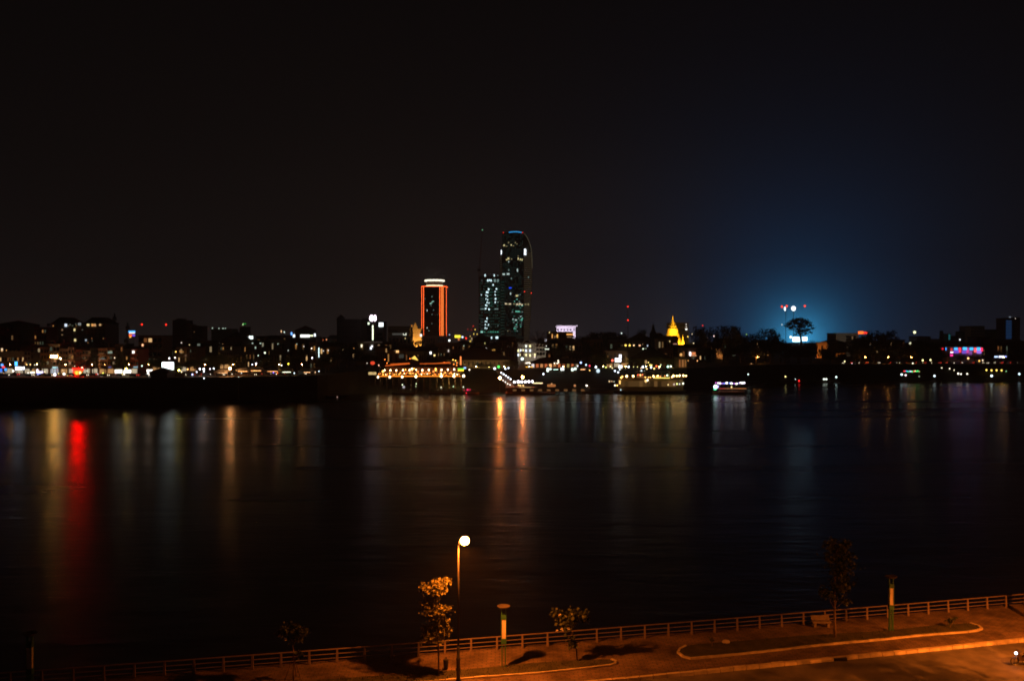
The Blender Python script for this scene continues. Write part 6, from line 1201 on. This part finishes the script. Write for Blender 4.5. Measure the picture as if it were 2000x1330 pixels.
T2 = [(5, 1250, 448, 720, 46, 'round'), (5, 1300, 460, 700, 44, 'wide'), (5, 1400, 450, 720, 36, 'round'), (5, 1460, 500, 700, 36, 'round'), (5, 1560, 436, 730, 46, 'round'), (5, 1650, 440, 720, 30, 'tall'), (5, 1720, 500, 700, 40, 'wide'), (5, 1320, 640, 660, 50, 'wide'), (5, 1560, 640, 670, 60, 'wide'), (5, 1700, 620, 680, 50, 'round'),
      (6, 150, 470, 730, 40, 'round'), (6, 210, 448, 720, 34, 'round'), (6, 300, 530, 700, 40, 'wide'), (6, 420, 520, 700, 40, 'round'), (6, 530, 465, 720, 56, 'round'), (6, 610, 500, 710, 36, 'wide'), (6, 690, 560, 700, 38, 'wide'), (6, 780, 620, 690, 34, 'round'), (6, 900, 630, 690, 44, 'wide'), (6, 1000, 620, 690, 44, 'round'), (6, 1080, 590, 800, 40, 'wide'), (6, 1160, 680, 720, 36, 'round'), (6, 1250, 590, 800, 46, 'wide'), (6, 1330, 600, 790, 30, 'round'), (6, 1020, 690, 680, 46, 'wide'),
      (6, 250, 650, 670, 60, 'wide'), (6, 420, 660, 670, 60, 'round'), (6, 580, 640, 670, 60, 'wide'), (6, 740, 660, 670, 60, 'round'), (6, 880, 690, 670, 60, 'wide'), (6, 1240, 740, 672, 46, 'wide'), (6, 1450, 600, 780, 40, 'round'), (6, 1520, 560, 780, 40, 'round'), (6, 1600, 520, 770, 40, 'wide'), (6, 1500, 720, 680, 26, 'round'),
      (7, 60, 560, 770, 40, 'round'), (7, 150, 540, 760, 40, 'round'), (7, 240, 490, 750, 44, 'round'), (7, 330, 500, 740, 40, 'wide'), (7, 410, 480, 740, 40, 'round'), (7, 480, 550, 740, 30, 'wide'), (7, 560, 580, 730, 36, 'round'), (7, 640, 640, 720, 36, 'wide'), (7, 110, 650, 690, 56, 'wide'), (7, 260, 640, 690, 60, 'round'), (7, 400, 650, 690, 56, 'wide'), (7, 530, 660, 690, 50, 'round'), (7, 740, 600, 760, 46, 'wide'), (7, 850, 600, 770, 46, 'round'), (7, 960, 600, 780, 40, 'wide'),
      (7, 660, 700, 686, 40, 'round'), (7, 780, 680, 700, 44, 'wide'), (7, 900, 690, 700, 44, 'round'), (7, 1000, 710, 694, 30, 'wide'), (7, 1200, 745, 690, 26, 'round'), (7, 1350, 745, 690, 34, 'wide'), (7, 1470, 690, 720, 36, 'round'), (7, 1560, 680, 730, 40, 'wide'), (7, 1680, 690, 730, 40, 'round'), (7, 1800, 700, 730, 40, 'wide'), (7, 1080, 600, 800, 40, 'wide'), (7, 1200, 610, 790, 40, 'round'), (7, 1340, 610, 800, 44, 'wide'), (7, 1700, 600, 810, 50, 'wide'), (7, 1850, 590, 830, 50, 'round')]
for a_ in T2: tree(*a_[:5], kind=a_[5], phrase={'round': 'tall rounded tree', 'wide': 'broad dark tree', 'tall': 'tall narrow tree'}[a_[5]])
# the lone tree against the glow
Y = 1000
t = thing('lone_tree', 'lone umbrella-shaped tree standing black against the blue glow', 'tree', (*zat(6, 905, 0, Y).xy, GZ))
tk = M(); p0 = zat(6, 915, 620, Y); tk.path([(p0.x, Y, GZ), (p0.x, Y, p0.z), zat(6, 905, 545, Y), zat(6, 900, 470, Y), zat(6, 885, 400, Y)], [1.6, 1.3, 1.0, .7, .3])
cm_ = M(); rr = random.Random(5)
for (x, y, rx, ry) in ((860, 362, 50, 18), (820, 385, 45, 16), (905, 355, 36, 14), (950, 372, 44, 18), (785, 405, 42, 15), (755, 425, 24, 10), (890, 398, 60, 18), (985, 395, 40, 18), (1005, 425, 36, 13), (1035, 452, 22, 12), (850, 430, 60, 16), (800, 450, 34, 12), (930, 430, 50, 16), (980, 465, 40, 13), (870, 465, 44, 14), (925, 478, 44, 13), (1015, 495, 16, 10), (880, 496, 34, 9), (960, 505, 20, 9), (850, 520, 22, 7), (905, 512, 26, 8)):
    c = zat(6, x, y, Y + rr.uniform(-6, 6)); s = Y / F / 5.541; tk.path([zat(6, 905, min(545, y + 60), Y), c], [.4, .12], 5)
    for i in range(int(rx * ry / 7)): v = Vector((rr.gauss(0, .5), rr.gauss(0, .5), rr.gauss(0, .5))); cm_.leaf(c + Vector((v.x * rx * s, v.y * rx * s, v.z * ry * s)), rr.uniform(1.2, 2.4), 0, rr)
tk.build('trunk', trunkm, t); cm_.build('crown', dleaf, t)
t = thing('bare_tree', 'bare spiky tree right of the glass skyscraper', 'tree', (*zat(4, 950, 0, 860).xy, GZ))
m = M(); c = zat(4, 950, 600, 860); m.tube((c.x, 860, GZ), c, .7, .5)
for i in range(34):
    a = rr.uniform(-1.25, 1.25); L_ = rr.uniform(9, 15) * (1.15 - abs(a) * .3); e = c + Vector((math.sin(a) * L_ * 1.2, rr.uniform(-3, 3), math.cos(a) * L_)); m.tube(c, e, .2, .04, 4)
    q = c.lerp(e, .6); m.tube(q, q + Vector((rr.uniform(-2, 2), 0, rr.uniform(1.5, 4))), .1, .03, 4)
m.build('trunk', trunkm, t)
# yellow and green lit trees with their own small lamps
for n, x, y, Yl, wd, col, lb in ((1, 1360, 790, 472, 16, (1, .75, .1), 'tree lit yellow-green above the white signboards'), (2, 270, 810, 470, 22, (1, .75, .1), 'small tree lit yellow right of the white billboard'), (2, 1455, 740, 484, 14, (1, .8, .05), 'small tree lit bright yellow above the market tent')):
    tree(n, x, y, Yl, wd, 'round', label=lb)
    p = zat(n, x, y + 60, Yl - 4); lamp(n, x + 4, y + 95, Yl - 5, em(col, 60 if x != 1455 else 8, raw=True), .4, label='lamp shining up into the ' + lb)

# ------------------------------------------------------------------ vehicles on the far roads
def car_proto():
    t = thing('parked_car', 'x', 'car', (0, -500, 0), 'cars on the far riverside roads'); y = -500
    M().prismy([(-2.1, .3), (2.1, .3), (2.15, .75), (1.9, .92), (1.0, .98), (.45, 1.42), (-1.1, 1.45), (-1.8, 1.0), (-2.12, .95)], y - .85, y + .85).build('body', mat('car_paint', (.12, .12, .13), .3), t)
    M().prismy([(-1.55, .98), (.85, .98), (.4, 1.34), (-1.05, 1.36)], y - .87, y + .87).build('window', glassd, t)
    for sx in (-1.35, 1.35):
        for sy in (-.82, .82): M().tube((sx, y + sy - .1, .32), (sx, y + sy + .1, .32), .33, n=12).build('wheel', black, t)
    for sy in (-.6, .6):
        put('headlight', 'ball', em((1, .85, .6), 22), t, (2.15, y + sy, .68), (.16, .2, .16)); put('tail_light', 'ball', em((1, .04, .02), 14), t, (-2.13, y + sy, .78), (.14, .2, .16))
    return t
cp = car_proto(); ck = kids_of(cp); first = True
for px, Yl, rot in [(x, y, r_) for x, y, r_ in ((8, 462, 0), (30, 468, PI), (58, 461, 0), (84, 466, PI), (96, 459, .1), (138, 468, PI), (164, 462, 0), (182, 467, PI), (205, 460, 0), (235, 464, 0), (262, 459, PI), (282, 463, 0), (372, 466, PI), (402, 470, 0), (430, 466, 0), (462, 471, PI), (492, 468, 0), (520, 474, 0), (548, 472, PI), (590, 478, 0),
                                                  (1652, 664, PI), (1668, 668, 0), (1684, 664, PI), (1698, 668, 0), (1722, 666, PI), (1745, 670, 0), (1764, 664, PI), (1796, 670, 0), (1812, 665, 0), (1826, 668, PI), (1842, 664, 0), (1856, 670, 0), (1870, 666, PI), (1886, 672, PI), (1906, 668, 0), (1925, 670, PI), (1934, 664, PI), (1948, 672, PI), (1962, 668, 0), (1980, 668, 0))]:
    X_ = (px - 1000) / F * Yl
    if first: o = cp; o.location = (X_, Yl, GZ + .01); first = False
    else: o = fast_copy(cp, ck, (X_, Yl, GZ + .01))
    o.rotation_euler = (0, 0, rot + R.choice([-.35, .35, .3, -.25]))
    pend(o, px, 'car heading ' + ('right' if rot != PI else 'left'), 'near')
for i, (px, Yl) in enumerate(((905, 566), (930, 568), (955, 566), (985, 568), (1100, 572))):  # lamp row added to light the cream hall front
    lamp(0, px, 716, Yl, em((1, .62, .2), 120, raw=True), .28, 'added warm quay lamp', 'near')
for i, (px, Yl) in enumerate(((1178, 574), (1222, 574), (1262, 576), (1288, 576), (1310, 578))):  # lamps added to light these trees yellow-green
    lamp(0, px, 716, Yl, em((1, .7, .15), 110, raw=True), .28, 'added yellow lamp under trees', 'near')
# right road lamps casting the orange band of light
for i, (px, Yl) in enumerate(((1690, 676), (1735, 676), (1780, 678), (1960, 680), (1480, 668))):
    lamp(0, px, 697.5, Yl, em((1, .36, .06), 150, raw=True), .34, 'added orange road lamp', 'near')
for i, (px, Yl) in enumerate(((20, 478), (72, 481), (128, 482), (180, 482), (205, 480), (252, 480), (290, 474), (345, 484), (400, 478), (455, 482), (500, 480), (545, 480), (590, 484))):  # lamps added to spill orange onto the left facades
    lamp(0, px, 712, Yl, em((1, .42, .12), 150, raw=True), .26, 'added orange road lamp', 'near')

# ------------------------------------------------------------------ unlit low houses filling the city
walls = ['dark', 'grey', 'brown', 'dark', 'cream', 'pink']
fill = [(20, 600), (60, 560), (100, 560), (190, 580), (230, 640), (262, 600), (330, 600), (365, 640), (395, 600), (425, 700), (470, 700), (505, 760), (540, 640), (585, 640), (640, 600), (655, 700), (700, 760), (750, 760), (790, 720), (830, 760), (870, 800), (905, 760), (940, 800), (990, 760), (1030, 760), (1080, 760), (1120, 700), (1165, 700), (1210, 760), (1250, 720), (1300, 680), (1345, 740), (1375, 700), (1420, 800), (1490, 820), (1632, 820), (1700, 860), (1750, 840), (1800, 820), (1835, 800), (1880, 840), (1920, 820), (1960, 800), (2000, 820), (45, 700), (150, 760), (300, 760), (520, 860), (610, 860), (660, 980), (780, 960), (1140, 980), (1230, 980), (1380, 980)]
for px, Yl in fill:
    w_ = R.uniform(26, 44); top = R.uniform(664, 684) - (Yl - 560) * .02; wl_ = R.choice(walls); rf = R.choice(['hip', 'gable', 'flat', 'hip'])
    its = []
    if R.random() < .7:
        for k in range(R.randint(1, 3)): its.append((px + R.uniform(-w_ * .4, w_ * .4), top + R.uniform(3, 12), 1.4, 2.0, R.choice([W_y, W_o, W_w, W_d, W_g, D_g])))
    t = bld('x', 0, px - w_ / 2, px + w_ / 2, top, Yl, wl_, rf, R.uniform(4, 8), 16, 2, R.randint(4, 6), its, tank=R.random() < .3)
    pend(t, px, f'{wl_} {dict(flat="flat", hip="hip", gable="ridge")[rf]}-roofed house', 'behind')
    t['group'] = 'low houses of the far bank'
HAZE = .00024  # thin haze added to give the lamps a halo
if HAZE:
    hz = bpy.data.materials.new('halo_haze'); hz.use_nodes = True; hn = hz.node_tree; hn.nodes.remove(hn.nodes['Principled BSDF'])
    pv = hn.nodes.new('ShaderNodeVolumePrincipled'); pv.inputs['Color'].default_value = (.9, .9, .92, 1); pv.inputs['Density'].default_value = HAZE; pv.inputs['Anisotropy'].default_value = .3
    hn.links.new(pv.outputs[0], hn.nodes['Material Output'].inputs['Volume'])
    o = M().box(-1900, -420, -3, 2100, 2700, 260).build('haze', hz); o['kind'] = 'stuff'
finish_labels()
seen = {}
for o in C.objects:
    if o.parent is None and 'label' in o.keys():
        l_ = o['label']
        if l_ in seen: o['label'] = l_ + ' again'; 
        seen[l_] = 1
